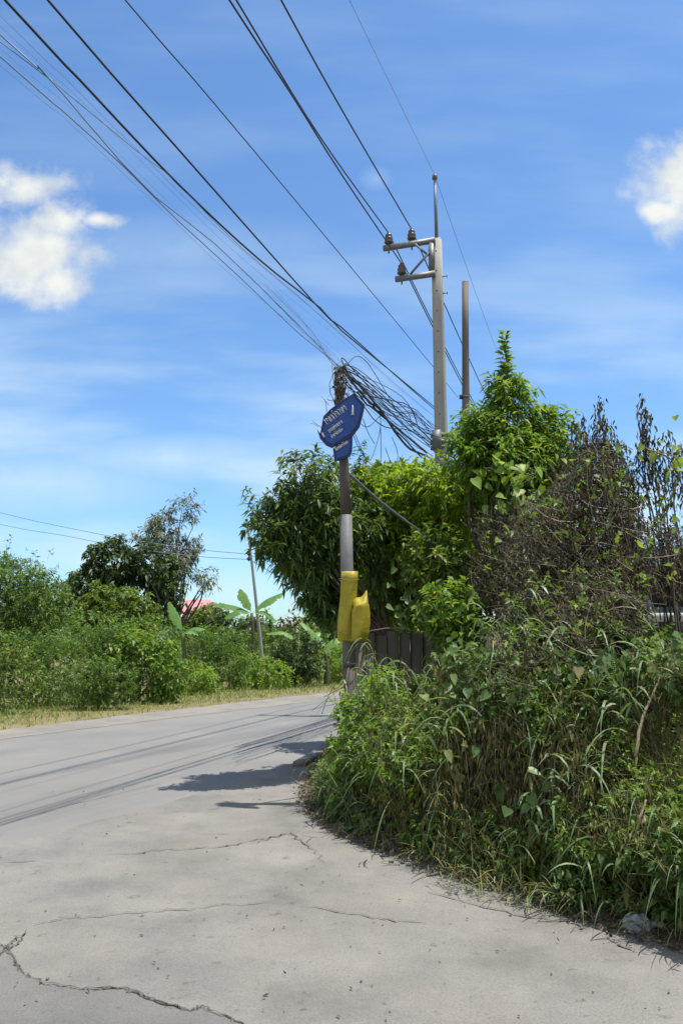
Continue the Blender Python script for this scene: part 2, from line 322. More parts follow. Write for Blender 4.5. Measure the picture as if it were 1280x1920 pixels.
d0 = nrm(near_edge[1] - near_edge[0]); near_edge = [near_edge[0] - d0 * 25] + near_edge; d2 = nrm(A([.36, 1, 0])); near_edge += [near_edge[-1] + d2 * 8, near_edge[-1] + d2 * 50]
sheet('road', jagline(near_edge, 10, .012) + jagline(far_edge[::-1], 10, .05), M['road'], 0)
edge_px = [(1300, 1788), (1140, 1742), (1000, 1690), (860, 1648), (740, 1606), (650, 1570), (592, 1532), (572, 1490), (590, 1450), (622, 1408)]
verge = [G(*p) for p in edge_px]
vstart = verge[0] + A([.35, -.8, 0]) * 1.0
vline = [vstart + A([2.2, -5, 0]), vstart] + verge
# pale dusty shoulder along the far side of the road
sh = [p + A([0.35, -.75, 0]) * s for p, s in zip(far_edge, (1.6, 1.6, 1.7, 1.9, 2.0, 2.0))]
sheet('road_shoulder', jagline([p for p in sh], 14, .03) + jagline([p + A([0, .05, 0]) for p in far_edge[::-1]], 10, .05), M['shoulder'], .004)
apron = jagline(near_edge[:7], 10, .014) + jagline([v + A([.06, .03, 0]) for v in verge[::-1]], 8, .02) + [tuple(vline[0][:2]), (5, -12), (-14, -12), (-14, -4)]
sheet('pavement', apron, M['concrete'], .008)
crk = [(-40, 1770), (8, 1778), (22, 1795), (45, 1830), (80, 1848), (150, 1860), (235, 1858), (290, 1882), (355, 1900), (380, 1893), (455, 1925), (480, 1960)]
cg = [G(*p) for p in crk]
sheet('asphalt_patch', jagline(cg, 5, .008) + [(-.5, 1.0), (-6, 1.0), (-6, cg[0][1])], M['asphalt'], .012)
def crack(pix, w0, amp, mat='crack', n=7):
    p = A(jagline([G(*q) for q in pix], n, amp)); p = p + 0
    t = nrm(np.gradient(p, axis=0)); s = np.stack([-t[:, 1], t[:, 0]], 1)
    ww = (w0 * R.uniform(.25, 1.3, len(p)) * np.minimum(1, np.minimum(np.arange(len(p)), np.arange(len(p))[::-1]) / 3.0 + .1))[:, None]
    a = np.c_[p + s * ww, np.full(len(p), .0165)]; b = np.c_[p - s * ww, np.full(len(p), .0165)]
    k = len(p); CR[mat].add(np.vstack([a, b]), [(i, i + 1, k + i + 1, k + i) for i in range(k - 1)])
CR = {'crack': MB(), 'finecrack': MB()}
crack(crk, .0042, .008, n=9); crack([(a, b + 2) for a, b in crk], .002, .007, n=9)
crack([(150, 1858), (235, 1858), (300, 1886), (350, 1899)], .007, .008)
crack([(0, 1800), (18, 1778), (30, 1762), (52, 1756)], .006, .012); crack([(12, 1790), (35, 1770), (50, 1745)], .005, .01)
crack([(205, 1606), (300, 1598), (420, 1590), (470, 1580), (520, 1572), (548, 1562)], .007, .02, 'finecrack')
crack([(470, 1584), (510, 1572), (545, 1566), (580, 1590), (610, 1622)], .006, .02, 'finecrack')
crack([(370, 1567), (455, 1566)], .006, .01, 'finecrack'); crack([(0, 1621), (80, 1617)], .006, .01, 'finecrack')
crack([(60, 1738), (130, 1726), (220, 1718), (330, 1710), (430, 1700), (520, 1696)], .0045, .012, 'finecrack')
crack([(570, 1700), (640, 1715), (720, 1728), (800, 1735)], .006, .012, 'finecrack')
crack([(800, 1675), (880, 1697), (980, 1722), (1060, 1731), (1130, 1733)], .006, .008, 'finecrack')
crack([(790, 1648), (830, 1640), (850, 1634)], .012, .01, 'crack')
crack([(1130, 1742), (1150, 1770), (1190, 1790)], .008, .01, 'finecrack')
crack([(0, 1548), (150, 1505), (300, 1470)], .008, .01, 'finecrack')
tag(CR['crack'].build('pavement_crack', M['crack']), kind='structure'); tag(CR['finecrack'].build('hairline_crack', M['finecrack']), kind='structure')
# raised soil bank under the plants of the corner
def bank():
    m = MB(); nx = 40; vv = A(jagline(vline, 5, .04)); k = len(vv); pts = []
    for j in range(nx):
        s = (j / (nx - 1)) ** 1.5 * 9
        for i in range(k):
            x, y = vv[i][0] + s * .85 + (.04 if j == 0 else 0), vv[i][1] + s * .45
            h = .012 + min(.45, s * .30) * (.8 + .3 * math.sin(x * 3.1 + y * 2.3)) + (R.normal(0, .02) if j > 0 else 0)
            if j == 0: h = -.02
            pts.append((x, y, h))
    m.add(pts, [(j * k + i, j * k + i + 1, (j + 1) * k + i + 1, (j + 1) * k + i) for j in range(nx - 1) for i in range(k - 1)])
    tag(m.build('soil_bank', M['soil']), kind='structure')
bank()
# far verge: dry earth and grass
fv = [p + nrm(A([-.5, .87, 0])) * 4.6 for p in far_edge]
sheet('grass_verge', jagline([p - nrm(A([-.5, .87, 0])) * .15 for p in far_edge], 10, .06) + jagline(fv[::-1], 8, .2), M['dryground'], -.012)
def along(line, n):
    line = A([p[:3] for p in line]); sl = np.linalg.norm(np.diff(line, axis=0), axis=1); cs = np.r_[0, np.cumsum(sl)]
    t = R.random(n) * cs[-1]; i = np.clip(np.searchsorted(cs, t) - 1, 0, len(sl) - 1); q = ((t - cs[i]) / sl[i])[:, None]
    return line[i] * (1 - q) + line[i + 1] * q
m = MB(); n = 15000
p = along(far_edge[0:6], n); dep = R.random(n) ** 1.2 * 4.2; p = p + nrm(A([-.5, .87, 0])) * (dep[:, None] + .02); p[:, 2] = -.02
m.blades(p, rdir(n, (0, 0, 1.6)), R.uniform(.08, .30, n) * (.5 + dep / 4), .016, .35, 3)
tag(m.build('verge_grass', L['drygrass']), kind='stuff')
m = MB(); n = 17000
p = along(far_edge[0:6], n); dep = .6 + R.random(n) * 3.9; p = p + nrm(A([-.5, .87, 0])) * (dep[:, None] + .02); p[:, 2] = -.02
m.blades(p, rdir(n, (0, 0, 1.3)), R.uniform(.08, .34, n) * (.4 + dep / 2.6), .022, .4, 3)
tag(m.build('green_verge_grass', L['far']), kind='stuff')

# ------------------------------------------------------------------ plants
def in_blobs(blobs, n, shell=.5, gap=None, Y=None):
    """blobs: (centre xyz, radii xyz); returns points and outward directions"""
    vol = A([np.prod(b[1]) ** .8 for b in blobs]); idx = R.choice(len(blobs), n, p=vol / vol.sum())
    c = A([b[0] for b in blobs])[idx]; r = A([b[1] for b in blobs])[idx]
    d = rdir(n); rr = (R.random(n) ** (1 / 3)) * (1 - shell) + shell * R.uniform(.75, 1.08, n)
    ph = R.uniform(0, 6, 6)
    wob = 1 + .13 * np.sin(d[:, 0] * 5 + ph[0]) * np.sin(d[:, 2] * 6 + ph[1]) + .1 * np.sin(d[:, 1] * 9 + ph[2])
    out_ = R.random(n) < .13; rr = np.where(out_, rr * R.uniform(1.08, 1.34, n), rr)
    p = c + d * r * (rr * wob)[:, None]
    if gap:
        f = gap[0]; s = np.sin(p[:, 0] * f + ph[3]) + np.sin(p[:, 1] * f * 1.1 + ph[4]) + np.sin(p[:, 2] * f * .9 + ph[5]); k = s > gap[1]
        p, d = p[k], d[k]
    return p, d
def PB(lst, Y=None, dz=.8):
    """ellipsoids measured on the photo: (u, v, ru, rv[, Y])"""
    o = []
    for b in lst:
        y = b[4] if len(b) > 4 else Y
        o.append((P(b[0], b[1], y), A([rad(b[2], y), rad((b[2] + b[3]) / 2, y) * dz, rad(b[3], y)])))
    return o
def foliage(mb, p, out, per, tl, Lf, Wf, droop, up=.5, spread=.9, wpos=.42, twig=None, tr=.004, rnd=None):
    """a spray of leaves along a short twig at every point"""
    n = len(p); ax = nrm(out + rdir(n) * .6 + A([0, 0, up])); T_ = R.uniform(.6, 1.2, n) * tl
    if twig is not None: twig.twigs(curve3(p - ax * (T_ * .8)[:, None], p + ax * T_[:, None], R.normal(0, tl * .06, (n, 3)), 3), tr, tr * .5)
    base = np.repeat(p, per, 0); axs = np.repeat(ax, per, 0); s = np.tile(np.linspace(.1, 1, per), n) + R.normal(0, .06, n * per)
    bp = base + axs * (s * np.repeat(T_, per))[:, None]
    side = nrm(np.cross(axs, rdir(n * per))); dr = nrm(axs * R.uniform(.2, .8, (n * per, 1)) + side * spread)
    k = R.uniform(.65, 1.2, n * per)
    rr = None
    if rnd is not None: rr = np.clip(np.repeat(R.normal(.45, .22, n), per) + R.normal(0, .12, n * per), 0, 1)
    mb.leaves(bp, dr, Lf * k, Wf * k, R.uniform(.3, 1.2, n * per) * droop, .18, wpos, rnd=rr); return mb
def limbs(mb, foot, blobs, r0, fork=.45, k=2):
    """trunk and boughs from the foot into every blob"""
    c = A([b[0] for b in blobs]).mean(0); foot = A(foot, float); top = foot * (1 - fork) + c * fork; top[:2] = foot[:2] * .6 + top[:2] * .4
    mb.tube(spline([foot, (foot + top) / 2 + R.normal(0, r0 * .6, 3), top], 8), np.linspace(r0, r0 * .72, 9), 8)
    for b in blobs:
        for _ in range(k):
            e = b[0] + rdir(1)[0] * b[1] * .55; q = (top + e) / 2 + R.normal(0, .08, 3) * np.linalg.norm(e - top) + A([0, 0, .05])
            s = spline([top, q, e], 8); mb.tube(s, np.linspace(r0 * .55, r0 * .1, len(s)), 5)
def tree(name, label, cat, blobs, foot, ntw, per, Lf, Wf, mat, droop=.35, tl=.2, shell=.45, gap=None, r0=.08, up=.4, group=None, wpos=.42, fork=.45, stemmat='bark', tw=True, rnd=True, parts=('trunk', 'crown')):
    root = empty(name, foot, label, cat, group)
    t = MB(); limbs(t, foot, blobs, r0, fork); p, o = in_blobs(blobs, ntw, shell, gap)
    f = MB(); foliage(f, p, o, per, tl, Lf, Wf, droop, up, twig=t if tw else None, tr=max(.003, r0 * .04), wpos=wpos, rnd=rnd)
    t.build(parts[0], M[stemmat], root); f.build(parts[1], mat, root); return root
def ground_under(b, z=-.02):
    c = np.mean([x[0] for x in b], axis=0); return (c[0], c[1], z)
FB = 'wild shrubs along the far side of the road'
def shrub(label, lst, Y, ntw, per, Lf, Wf, mat, name='shrub', group=FB, droop=.3, gap=(3.2, -1.3), **kw):
    b = PB(lst, Y); return tree(name, label, 'shrub', b, ground_under(b), ntw, per, Lf, Wf, mat, droop, group=group, gap=gap, r0=.035, stemmat='greenstem', parts=('stem', 'foliage'), **kw)
# the continuous band of tall weeds beyond the verge
m = MB(); n = 5200; p = along(far_edge, n); dep = 4.0 + R.random(n) * 7; q = nrm(A([-.5, .87, 0])); p = p + q * dep[:, None]
hh = (.25 + .12 * np.minimum(dep - 4, 3.5)) * (.75 + .5 * np.sin(p[:, 0] * 1.3) * np.sin(p[:, 1] * .9 + 1)); p[:, 2] = hh * R.uniform(.1, 1.25, n)
foliage(m, p, rdir(n), 6, .22, .16, .05, .35, .9, rnd=True); tag(m.build('tall_weeds', L['far']), kind='stuff')
# left: the dense bush tree at the edge of the picture
tree('bushy_tree', 'fresh green feathery bush tree at the far left edge beyond the road', 'tree', PB([(20, 1125, 95, 80), (-60, 1120, 90, 95), (70, 1150, 60, 75), (20, 1195, 85, 50), (-20, 1080, 60, 45)], 23),
     tuple(P(0, 1300, 23)[:2]) + (-.02,), 2500, 8, .15, .045, L['far'], .35, .22, .4, (2.2, -1.5), r0=.09)
m = MB(); root = empty('sapling', tuple(P(20, 1250, 24)[:2]) + (-.02,), 'thin pale sapling poking above the bush tree at the left edge', 'sapling')
fo = MB()
for (u, v) in ((12, 1020), (62, 1048), (40, 1040), (100, 1075)):
    a, b = P(20, 1240, 24), P(u, v, 24); b = A(b); s = spline([A([a[0], a[1], -.02]), (a + b) / 2 + A([.05, 0, .1]), b], 10); m.tube(s, np.linspace(.03, .006, len(s)), 5)
    pp = s[-6:].repeat(3, 0) + R.normal(0, .1, (18, 3)); foliage(fo, pp, rdir(18), 5, .15, .1, .04, .3, twig=m)
m.build('stem', M['bark'], root); fo.build('foliage', L['feather'], root)
shrub('ragged low shrub at the left edge nearest the verge', [(20, 1272, 42, 52), (-20, 1278, 40, 52)], 17.6, 420, 6, .10, .05, L['mid'])
shrub('loose fresh green shrub behind the ragged low one', [(95, 1265, 65, 62), (60, 1235, 50, 55), (-20, 1240, 60, 60)], 19.3, 1000, 7, .10, .04, L['far'])
shrub('low fine-leaved shrub spilling onto the verge', [(165, 1282, 50, 40), (205, 1280, 45, 35)], 18.6, 460, 7, .10, .035, L['far'])
shrub('tall fine-leaved green shrub left of the broad-leaved one', [(165, 1240, 65, 62), (215, 1235, 40, 58)], 20.6, 1000, 7, .11, .035, L['far'])
shrub('broad-leaved bright shrub left of the first banana plant', [(275, 1250, 62, 62), (310, 1262, 38, 48), (250, 1225, 40, 35), (215, 1255, 40, 50)], 20.4, 760, 7, .15, .07, L['weed'], droop=.5)
shrub('low green shrub at the foot of the first banana plant', [(355, 1275, 42, 32), (385, 1282, 36, 24)], 23.4, 360, 7, .11, .05, L['lime'])
shrub('loose green shrub between the first and second banana plants', [(405, 1240, 58, 42), (380, 1225, 40, 35)], 25, 620, 7, .11, .045, L['far'])
shrub('low bright shrub at the foot of the lamp post', [(470, 1265, 42, 32), (510, 1268, 38, 24)], 25.8, 520, 7, .12, .045, L['lime'])
shrub('dense dark round shrub between lamp post and sign pole', [(560, 1235, 42, 36), (545, 1245, 26, 28)], 27, 520, 7, .12, .075, L['fardark'])
shrub('light green shrub just left of the sign pole beyond the road', [(622, 1245, 30, 38), (652, 1250, 36, 40)], 29, 420, 7, .13, .05, L['lime'])
shrub('tangled green scrub behind the shrubs at the left', [(70, 1205, 95, 48), (-20, 1215, 60, 45)], 26, 800, 7, .14, .055, L['far'])
shrub('tangled green scrub below the dark round tree', [(190, 1195, 90, 42), (290, 1205, 60, 38)], 27.5, 800, 7, .14, .06, L['far'])
shrub('tangled green scrub behind the first banana plant', [(390, 1210, 65, 28), (440, 1215, 50, 30)], 31, 620, 7, .16, .06, L['far'])
shrub('tangled green scrub behind the lamp post', [(500, 1220, 60, 36), (560, 1205, 50, 30)], 31.5, 620, 7, .16, .06, L['far'])
shrub('green scrub behind the sign pole beyond the road', [(630, 1210, 50, 40), (700, 1205, 60, 50), (780, 1205, 60, 50)], 32, 700, 7, .17, .06, L['far'])
# trees beyond the road
tree('broad_leaved_tree', 'low light-topped tree with big leaves in front of the dark round tree', 'tree', PB([(210, 1135, 52, 36), (255, 1150, 40, 30), (175, 1160, 36, 34), (230, 1175, 60, 30)], 28.5), tuple(P(215, 1250, 28.5)[:2]) + (-.02,), 620, 8, .22, .10, L['mid'], .5, .2, .55, r0=.09)
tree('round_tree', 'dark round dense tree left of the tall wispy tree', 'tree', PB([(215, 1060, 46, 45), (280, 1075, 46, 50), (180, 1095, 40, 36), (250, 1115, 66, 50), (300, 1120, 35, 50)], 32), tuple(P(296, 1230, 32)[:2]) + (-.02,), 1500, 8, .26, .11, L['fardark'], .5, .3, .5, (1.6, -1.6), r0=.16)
tree('wispy_tree', 'tall thin grey-green tree with open wispy crown', 'tree', PB([(343, 968, 27, 36), (318, 992, 36, 32), (350, 1015, 22, 34), (283, 1003, 28, 22), (335, 1045, 26, 40), (358, 1000, 14, 40)], 35) + PB([(352, 1085, 22, 14), (388, 1085, 18, 16), (376, 1105, 14, 12), (350, 1122, 22, 20)], 35), tuple(P(318, 1235, 35)[:2]) + (-.02,), 900, 8, .24, .06, L['feather'], .6, .34, .3, (2.3, -1.05), r0=.13, fork=.3)
tree('palm_like_tree', 'far dark tree left of the dark round tree', 'tree', PB([(150, 1105, 26, 20), (135, 1150, 30, 26)], 36), tuple(P(150, 1235, 36)[:2]) + (-.02,), 260, 8, .3, .08, L['fardark'], .5, .3, .5, r0=.1).name = 'small_tree'
FT = 'trees far beyond the road'
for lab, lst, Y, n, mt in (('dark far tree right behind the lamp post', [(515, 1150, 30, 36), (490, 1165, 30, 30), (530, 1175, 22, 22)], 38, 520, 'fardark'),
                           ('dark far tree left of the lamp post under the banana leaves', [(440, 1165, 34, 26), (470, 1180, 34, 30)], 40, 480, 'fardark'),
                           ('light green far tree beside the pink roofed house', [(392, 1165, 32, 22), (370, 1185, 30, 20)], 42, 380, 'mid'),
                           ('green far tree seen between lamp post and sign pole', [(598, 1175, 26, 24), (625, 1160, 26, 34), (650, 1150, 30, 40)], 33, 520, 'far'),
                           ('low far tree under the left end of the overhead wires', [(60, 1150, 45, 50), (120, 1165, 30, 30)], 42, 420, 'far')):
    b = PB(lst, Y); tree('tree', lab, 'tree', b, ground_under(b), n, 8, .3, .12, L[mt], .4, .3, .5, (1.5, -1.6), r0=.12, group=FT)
# a distant line of woodland
m = MB(); pts = []
for x in np.arange(-90, 120, 3.2):
    h = 2.4 + 1.6 * R.random(); pts.append((A([x, 75 + R.normal(0, 3), h * .45]), A([2.6, 2.6, h * .65])))
p, o = in_blobs(pts, 7000, .5); foliage(m, p, o, 5, .5, .6, .32, .3); tag(m.build('distant_woodland', L['far']), kind='stuff')

# banana plants
def banana(label, foot, top_px, Y, lv, lw=.30):
    f = P(foot[0], 1290, Y); f = A([f[0], f[1], -.02]); top = P(*top_px, Y); root = empty('banana_plant', f, label, 'banana plant', 'banana plants beyond the road')
    m = MB(); m.tube(spline([f, (f + top) / 2 + A([.03, 0, 0]), top], 8), np.linspace(.11, .05, 9), 8); m.build('stem', M['greenstem'], root, True)
    for (u, v, sag, dy) in lv:
        e = P(u, v, Y + dy); mid = (top + e) / 2 + A([0, 0, sag]); c = spline([top, mid, e], 20); k = len(c)
        t = nrm(np.gradient(c, axis=0)); ln = np.linalg.norm(e - top); s = nrm(np.cross(t, A([.15, -.45, .85]) if abs(t[:, 2]).max() > .7 else A([0, -.35, 1]))); q = np.linspace(0, 1, k)
        ww = lw * np.sqrt(np.clip(np.sin(np.clip((q - .1) / .9, 0, 1) * math.pi), 0, 1)) * (.85 + .15 * R.random(k)) + .012
        nn = np.cross(s, t); lf = MB()
        ww = ww * (1 - .28 * (R.random(k) < .25)); v_ = np.stack([c + s * ww[:, None] * .9 - nn * ww[:, None] * .35, c, c - s * ww[:, None] * .9 - nn * ww[:, None] * .35], 1).reshape(-1, 3)
        fa = []; rr = []; r0 = R.random()
        for i in range(k - 1):
            for j in (0, 1):
                fa.append((3 * i + j, 3 * i + j + 1, 3 * i + j + 4, 3 * i + j + 3)); rr.append(np.clip(r0 + R.normal(0, .08), 0, 1))
        lf.add(v_, fa, rr); lf.build('leaf', L['banana'], root)
banana('banana plant with one upright leaf, left of the pink roof', (346,), (343, 1188), 24, [(317, 1128, .04, 0), (303, 1182, .06, .3), (372, 1190, .1, .4), (385, 1180, .12, -.3)], .2)
banana('tallest banana plant with spread leaves beside the lamp post', (478,), (472, 1150), 27, [(450, 1104, .05, 0), (398, 1131, .1, .5), (532, 1110, .1, .6), (420, 1160, .2, -.4), (520, 1165, .2, .3)], .27)
banana('small banana plant with two drooping leaves left of the sign pole', (612,), (610, 1222), 27.5, [(565, 1166, .12, .2), (640, 1195, .1, .3), (588, 1190, .14, .6)], .18)
banana('banana plant with one long arching leaf right of the lamp post', (575,), (570, 1212), 29, [(498, 1188, .28, 0), (600, 1185, .1, .3)], .2)

# ------------------------------------------------------------------ houses beyond
M['pink'] = surf('pink roof tiles', [(.3, (.42, .17, .18)), (.7, (.52, .23, .24))], 20, .7, .3, 60)
M['wallwhite'] = surf('white wall', [(.3, (.55, .55, .53)), (.7, (.66, .66, .64))], 2, .8, .1)
M['tin'] = surf('rusty tin', [(.3, (.20, .15, .12)), (.7, (.33, .27, .22))], 3, .7, .2)
M['darkglass'] = surf('dark window', [(.3, (.02, .025, .03)), (.7, (.04, .045, .05))], 3, .2, 0, spec=.5)
M['bluewall'] = surf('blue wall', [(.3, (.10, .13, .18)), (.7, (.15, .18, .24))], 2, .8, .1)
def house(label, x0, x1, y0, dep, hw, hr, wall, roof, nwin=2):
    c = A([(x0 + x1) / 2, y0, -.02]); root = empty('house', c, label, 'house'); W = x1 - x0
    m = MB(); m.box((c[0], y0 + dep / 2, hw / 2), (W, dep, hw)); wl = m.build('wall', wall, root)
    m = MB(); o = .35; z0, z1 = hw, hw + hr
    a = [(x0 - o, y0 - o, z0), (x1 + o, y0 - o, z0), (x1 + o, y0 + dep + o, z0), (x0 - o, y0 + dep + o, z0), (x0 + W * .2, y0 + dep / 2, z1), (x1 - W * .2, y0 + dep / 2, z1)]
    m.add(a, [(0, 1, 5, 4), (2, 3, 4, 5)]); m.add(a, [(1, 2, 5), (3, 0, 4)]); m.add(A(a[:4]) - A([0, 0, .12]), [(0, 3, 2, 1)])
    m.add([q for i in range(4) for q in (A(a[i]), A(a[i]) - A([0, 0, .12]))], [(0, 1, 3, 2), (2, 3, 5, 4), (4, 5, 7, 6), (6, 7, 1, 0)]); m.build('roof', roof, root)
    for i in range(nwin):
        x = x0 + W * (i + .5) / nwin; m = MB()
        for sx, sz, ww, hh in ((0, .62, 1.1, .07), (0, -.62, 1.1, .07), (-.52, 0, .07, 1.17), (.52, 0, .07, 1.17)): m.box((x + sx, y0 - .02, hw * .55 + sz), (ww, .06, hh))
        fr = m.build('window', M['wallwhite'], root); m = MB(); m.box((x, y0 - .01, hw * .55), (.98, .03, 1.16)); g = m.build('pane', M['darkglass']); g.parent = fr; g.matrix_parent_inverse = fr.matrix_world.inverted(); g.location = (0, 0, 0)
        g.data.transform(__import__('mathutils').Matrix.Translation(-Vector(root.location)))
pw = P(350, 1160, 50)
house('white house with pink tiled roof behind the first banana plant', P(318, 1160, 50)[0], P(392, 1160, 50)[0], 50, 6, P(350, 1148, 50)[2], P(350, 1124, 53)[2] - P(350, 1148, 50)[2], M['wallwhite'], M['pink'], 2)
house('low brown tin-roofed house left of the lamp post', P(368, 1190, 45)[0], P(425, 1190, 45)[0], 45, 5, P(380, 1203, 45)[2], .35, M['bluewall'], M['tin'], 1)
house('pale far house glimpsed between lamp post and sign pole', P(538, 1180, 62)[0], P(585, 1180, 62)[0], 62, 6, P(550, 1172, 62)[2], .6, M['wallwhite'], M['tin'], 2)
# blue-grey house behind the dead shrub at the right
x0 = P(1195, 1150, 13)[0]; zs = P(1240, 1160, 13)[2]
root = empty('house', (x0 + 2, 13.5, 0), 'blue-grey house with a white ledge glimpsed through the dead shrub', 'house')
m = MB(); m.box((x0 + 3.2, 14.6, 1.6), (6.4, 2.6, 3.0)); m.build('wall', M['bluewall'], root)
m = MB(); m.box((x0 + 3.1, 13.1, zs + .02), (6.4, .35, .14)); m.build('ledge', M['wallwhite'], root)
for i in range(3):
    m = MB(); m.box((x0 + 1.0 + i * 1.9, 13.28, zs + .5), (1.3, .05, .6)); m.build('window', M['darkglass'], root)
m = MB(); q = [(x0 - .3, 12.9, 2.72), (x0 + 6.8, 12.9, 2.72), (x0 + 6.8, 16.3, 2.95), (x0 - .3, 16.3, 2.95)]; q2 = [(a, b, c_ - .1) for a, b, c_ in q]
m.add(q + q2, [(0, 1, 2, 3), (7, 6, 5, 4), (0, 4, 5, 1), (1, 5, 6, 2), (2, 6, 7, 3), (3, 7, 4, 0)]); m.build('roof', M['tin'], root)

# ------------------------------------------------------------------ lamp post beyond the road
Y = 28.5; a = P(494, 1262, Y); b = P(466, 1000, Y); base = A([a[0] + .03, Y, -.02]); root = empty('lamp_post', base, 'slim leaning grey lamp post beyond the road', 'lamp post')
m = MB(); pole = [base, a, (a + b) / 2 + A([.01, 0, 0]), b]; m.tube(spline(pole, 16), np.linspace(.085, .04, 16 + (0 if len(spline(pole, 16)) == 16 else len(spline(pole, 16)) - 16)), 8); m.build('pole', M['polecon'], root, True)
m = MB(); s = spline([b, P(464, 985, Y), P(469, 977, Y), P(476, 975, Y)], 12); m.tube(s, .03, 6); m.build('arm', M['steel'], root, True)
m = MB(); e = P(478, 977, Y); m.box(e, (.28, .12, .07)); m.box(e + A([.0, 0, -.05]), (.2, .09, .04)); m.build('lamp_head', M['steel'], root)
m = MB(); e = P(467, 1043, Y)
for dz in (-.09, .09): m.tube([e + A([0, 0, dz - .05]), e + A([0, 0, dz]), e + A([0, 0, dz + .05])], (.06, .09, .06), 8)
m.tube([e + A([0, 0, -.18]), e + A([0, 0, .18])], .03, 6); m.build('insulator', M['porcelain'], root)
LP = 'thin wires strung past the lamp post'
for px, lab in (([(-300, 885), (0, 961), (120, 988), (240, 1011), (370, 1030), (467, 1039)], 'upper thin wire running left from the lamp post'), ([(-300, 915), (0, 983), (120, 1004), (240, 1027), (370, 1043), (467, 1049)], 'lower thin wire running left from the lamp post'),
                ([(467, 1039), (500, 1056), (560, 1090), (640, 1130)], 'upper thin wire dropping right from the lamp post'), ([(467, 1049), (500, 1068), (560, 1106), (640, 1150)], 'lower thin wire dropping right from the lamp post')):
    m = MB(); q = [P(u, v, Y - (u - 467) * (.016 if u < 467 else .004)) for u, v in px]; m.tube(spline(q, 24), .012, 5); tag(m.build('overhead_wire', M['thinwire']), lab, 'wire', LP)

# ------------------------------------------------------------------ concrete utility pole and the older pole
PY = 17.0; base = P(829, 960, PY); base = A([base[0] + .03, PY, -.02]); root = empty('utility_pole', base, 'tall pale concrete utility pole with two crossarms on its left', 'utility pole')
top = P(818, 450, PY); wa = nrm(A([.34, 1, 0])); ar = nrm(A([-1, .34, 0])); up = A([0, 0, 1.])
m = MB(); qq = [base + (top - base) * t for t in np.linspace(0, 1, 8)]
vs_ = []
for i, q in enumerate(qq):
    t = i / 7; h1, h2, ch = .155 - .05 * t, .155 - .05 * t, .03
    for s1, s2 in ((1, .8), (.8, 1), (-.8, 1), (-1, .8), (-1, -.8), (-.8, -1), (.8, -1), (1, -.8)): vs_.append(q + ar * h1 * s1 + wa * h2 * s2)
m.add(vs_, [(i * 8 + j, i * 8 + (j + 1) % 8, i * 8 + 8 + (j + 1) % 8, i * 8 + 8 + j) for i in range(7) for j in range(8)]); m.ng.append(np.arange(8) + 56); m.build('shaft', M['polecon'], root)
for k in range(16):
    q = top + (base - top) * (.03 + .045 * k); t = 1 - (.03 + .045 * k); hh = .155 - .05 * t
    m = MB(); m.tube([q - wa * (hh + .004), q - wa * (hh - .02)], .018, 8); m.build('bolt_hole', M['crack'], root)
def arm_(z_px, u_in, u_out, v_out):
    a = P(u_in, z_px, PY); e = a + ar * 0; L_ = rad(u_in - u_out, PY) / abs(ar[0]) * 1.02; e = a + ar * L_; return a, e
armv = []
for vi, uo, nm in ((457, 722, 'crossarm'), (519, 746, 'crossarm')):
    a = P(813, vi, PY) + A([0, -.02, 0]); e = a + ar * rad(813 - uo, PY) * 1.07
    c_ = (a + e) / 2; Ln = np.linalg.norm(e - a); m = MB(); m.box(c_ - wa * .13, (Ln + .1, .08, .115), (ar, wa, up)); m.build(nm, M['steel'], root); armv.append((a - wa * .13, e - wa * .13))
m = MB(); a, b = armv[0][0], armv[1][0]; m.box((a + b) / 2 + ar * .03 , (.12, .07, np.linalg.norm(a - b) - .12), (ar, wa, up)); m.build('bracket', M['steel'], root)
m = MB(); m.tube([armv[0][0] + ar * .08 - up * .3 - wa * .05, armv[1][0] + ar * .5 + up * .05 - wa * .05], .03, 4); m.tube([armv[0][0] + ar * .40 - up * .04 - wa * .05, armv[0][0] + ar * .1 - up * .36 - wa * .05], .025, 4); m.build('brace', M['steel'], root)
ins = []
for (a, e), t in ((armv[0], .93), (armv[0], .44), (armv[1], .88)):
    p_ = a + (e - a) * t + up * .06; m = MB()
    prof = [(0, .035), (.03, .06), (.05, .10), (.08, .105), (.10, .075), (.13, .095), (.17, .095), (.19, .065), (.22, .08), (.25, .075), (.28, .045), (.31, .03)]
    m.tube([p_ + up * z for z, _ in prof], [r for _, r in prof], 12); m.tube([p_ - up * .2, p_ + up * .01], .02, 6); m.build('insulator', M['porcelain'], root, True); ins.append(p_ + up * .3)
rod = P(814.5, 332, PY); m = MB(); m.tube([top - up * .02, top * .5 + rod * .5, rod], (.045, .038, .03), 6); m.tube([rod - up * .05, rod + up * .04, rod + up * .07], (.06, .06, .02), 8); m.build('lightning_rod', M['steel'], root)
for dz in (.9, 1.3): q = top - up * dz; m = MB(); m.tube([q - ar * .1, q - ar * .22], .014, 5); m.tube([q - ar * .21, q - ar * .22], .035, 8); m.build('bolt', M['steel'], root)
m = MB(); q = P(823, 830, PY)
for dz, r in ((0, .2), (-.12, .19), (.15, .185)): m = MB(); m.tube([q + up * (dz - .03), q + up * (dz + .03)], r + .01, 8, square=True); m.build('clamp_band', M['steel'], root)
m = MB(); m.box(q - wa * .26, (.18, .12, .42), (ar, wa, up)); m.build('junction_box', M['steel'], root)
Y2 = 16.3; base = P(866, 960, Y2); base = A([base[0], Y2, -.02]); root = empty('wooden_pole', base, 'old brown pole without crossarms right of the concrete utility pole', 'pole')
m = MB(); t2 = P(871.5, 530, Y2); m.tube([base + (t2 - base) * t for t in np.linspace(0, 1, 10)], np.linspace(.13, .083, 10), 4, square=True); m.build('shaft', M['polewood'], root)
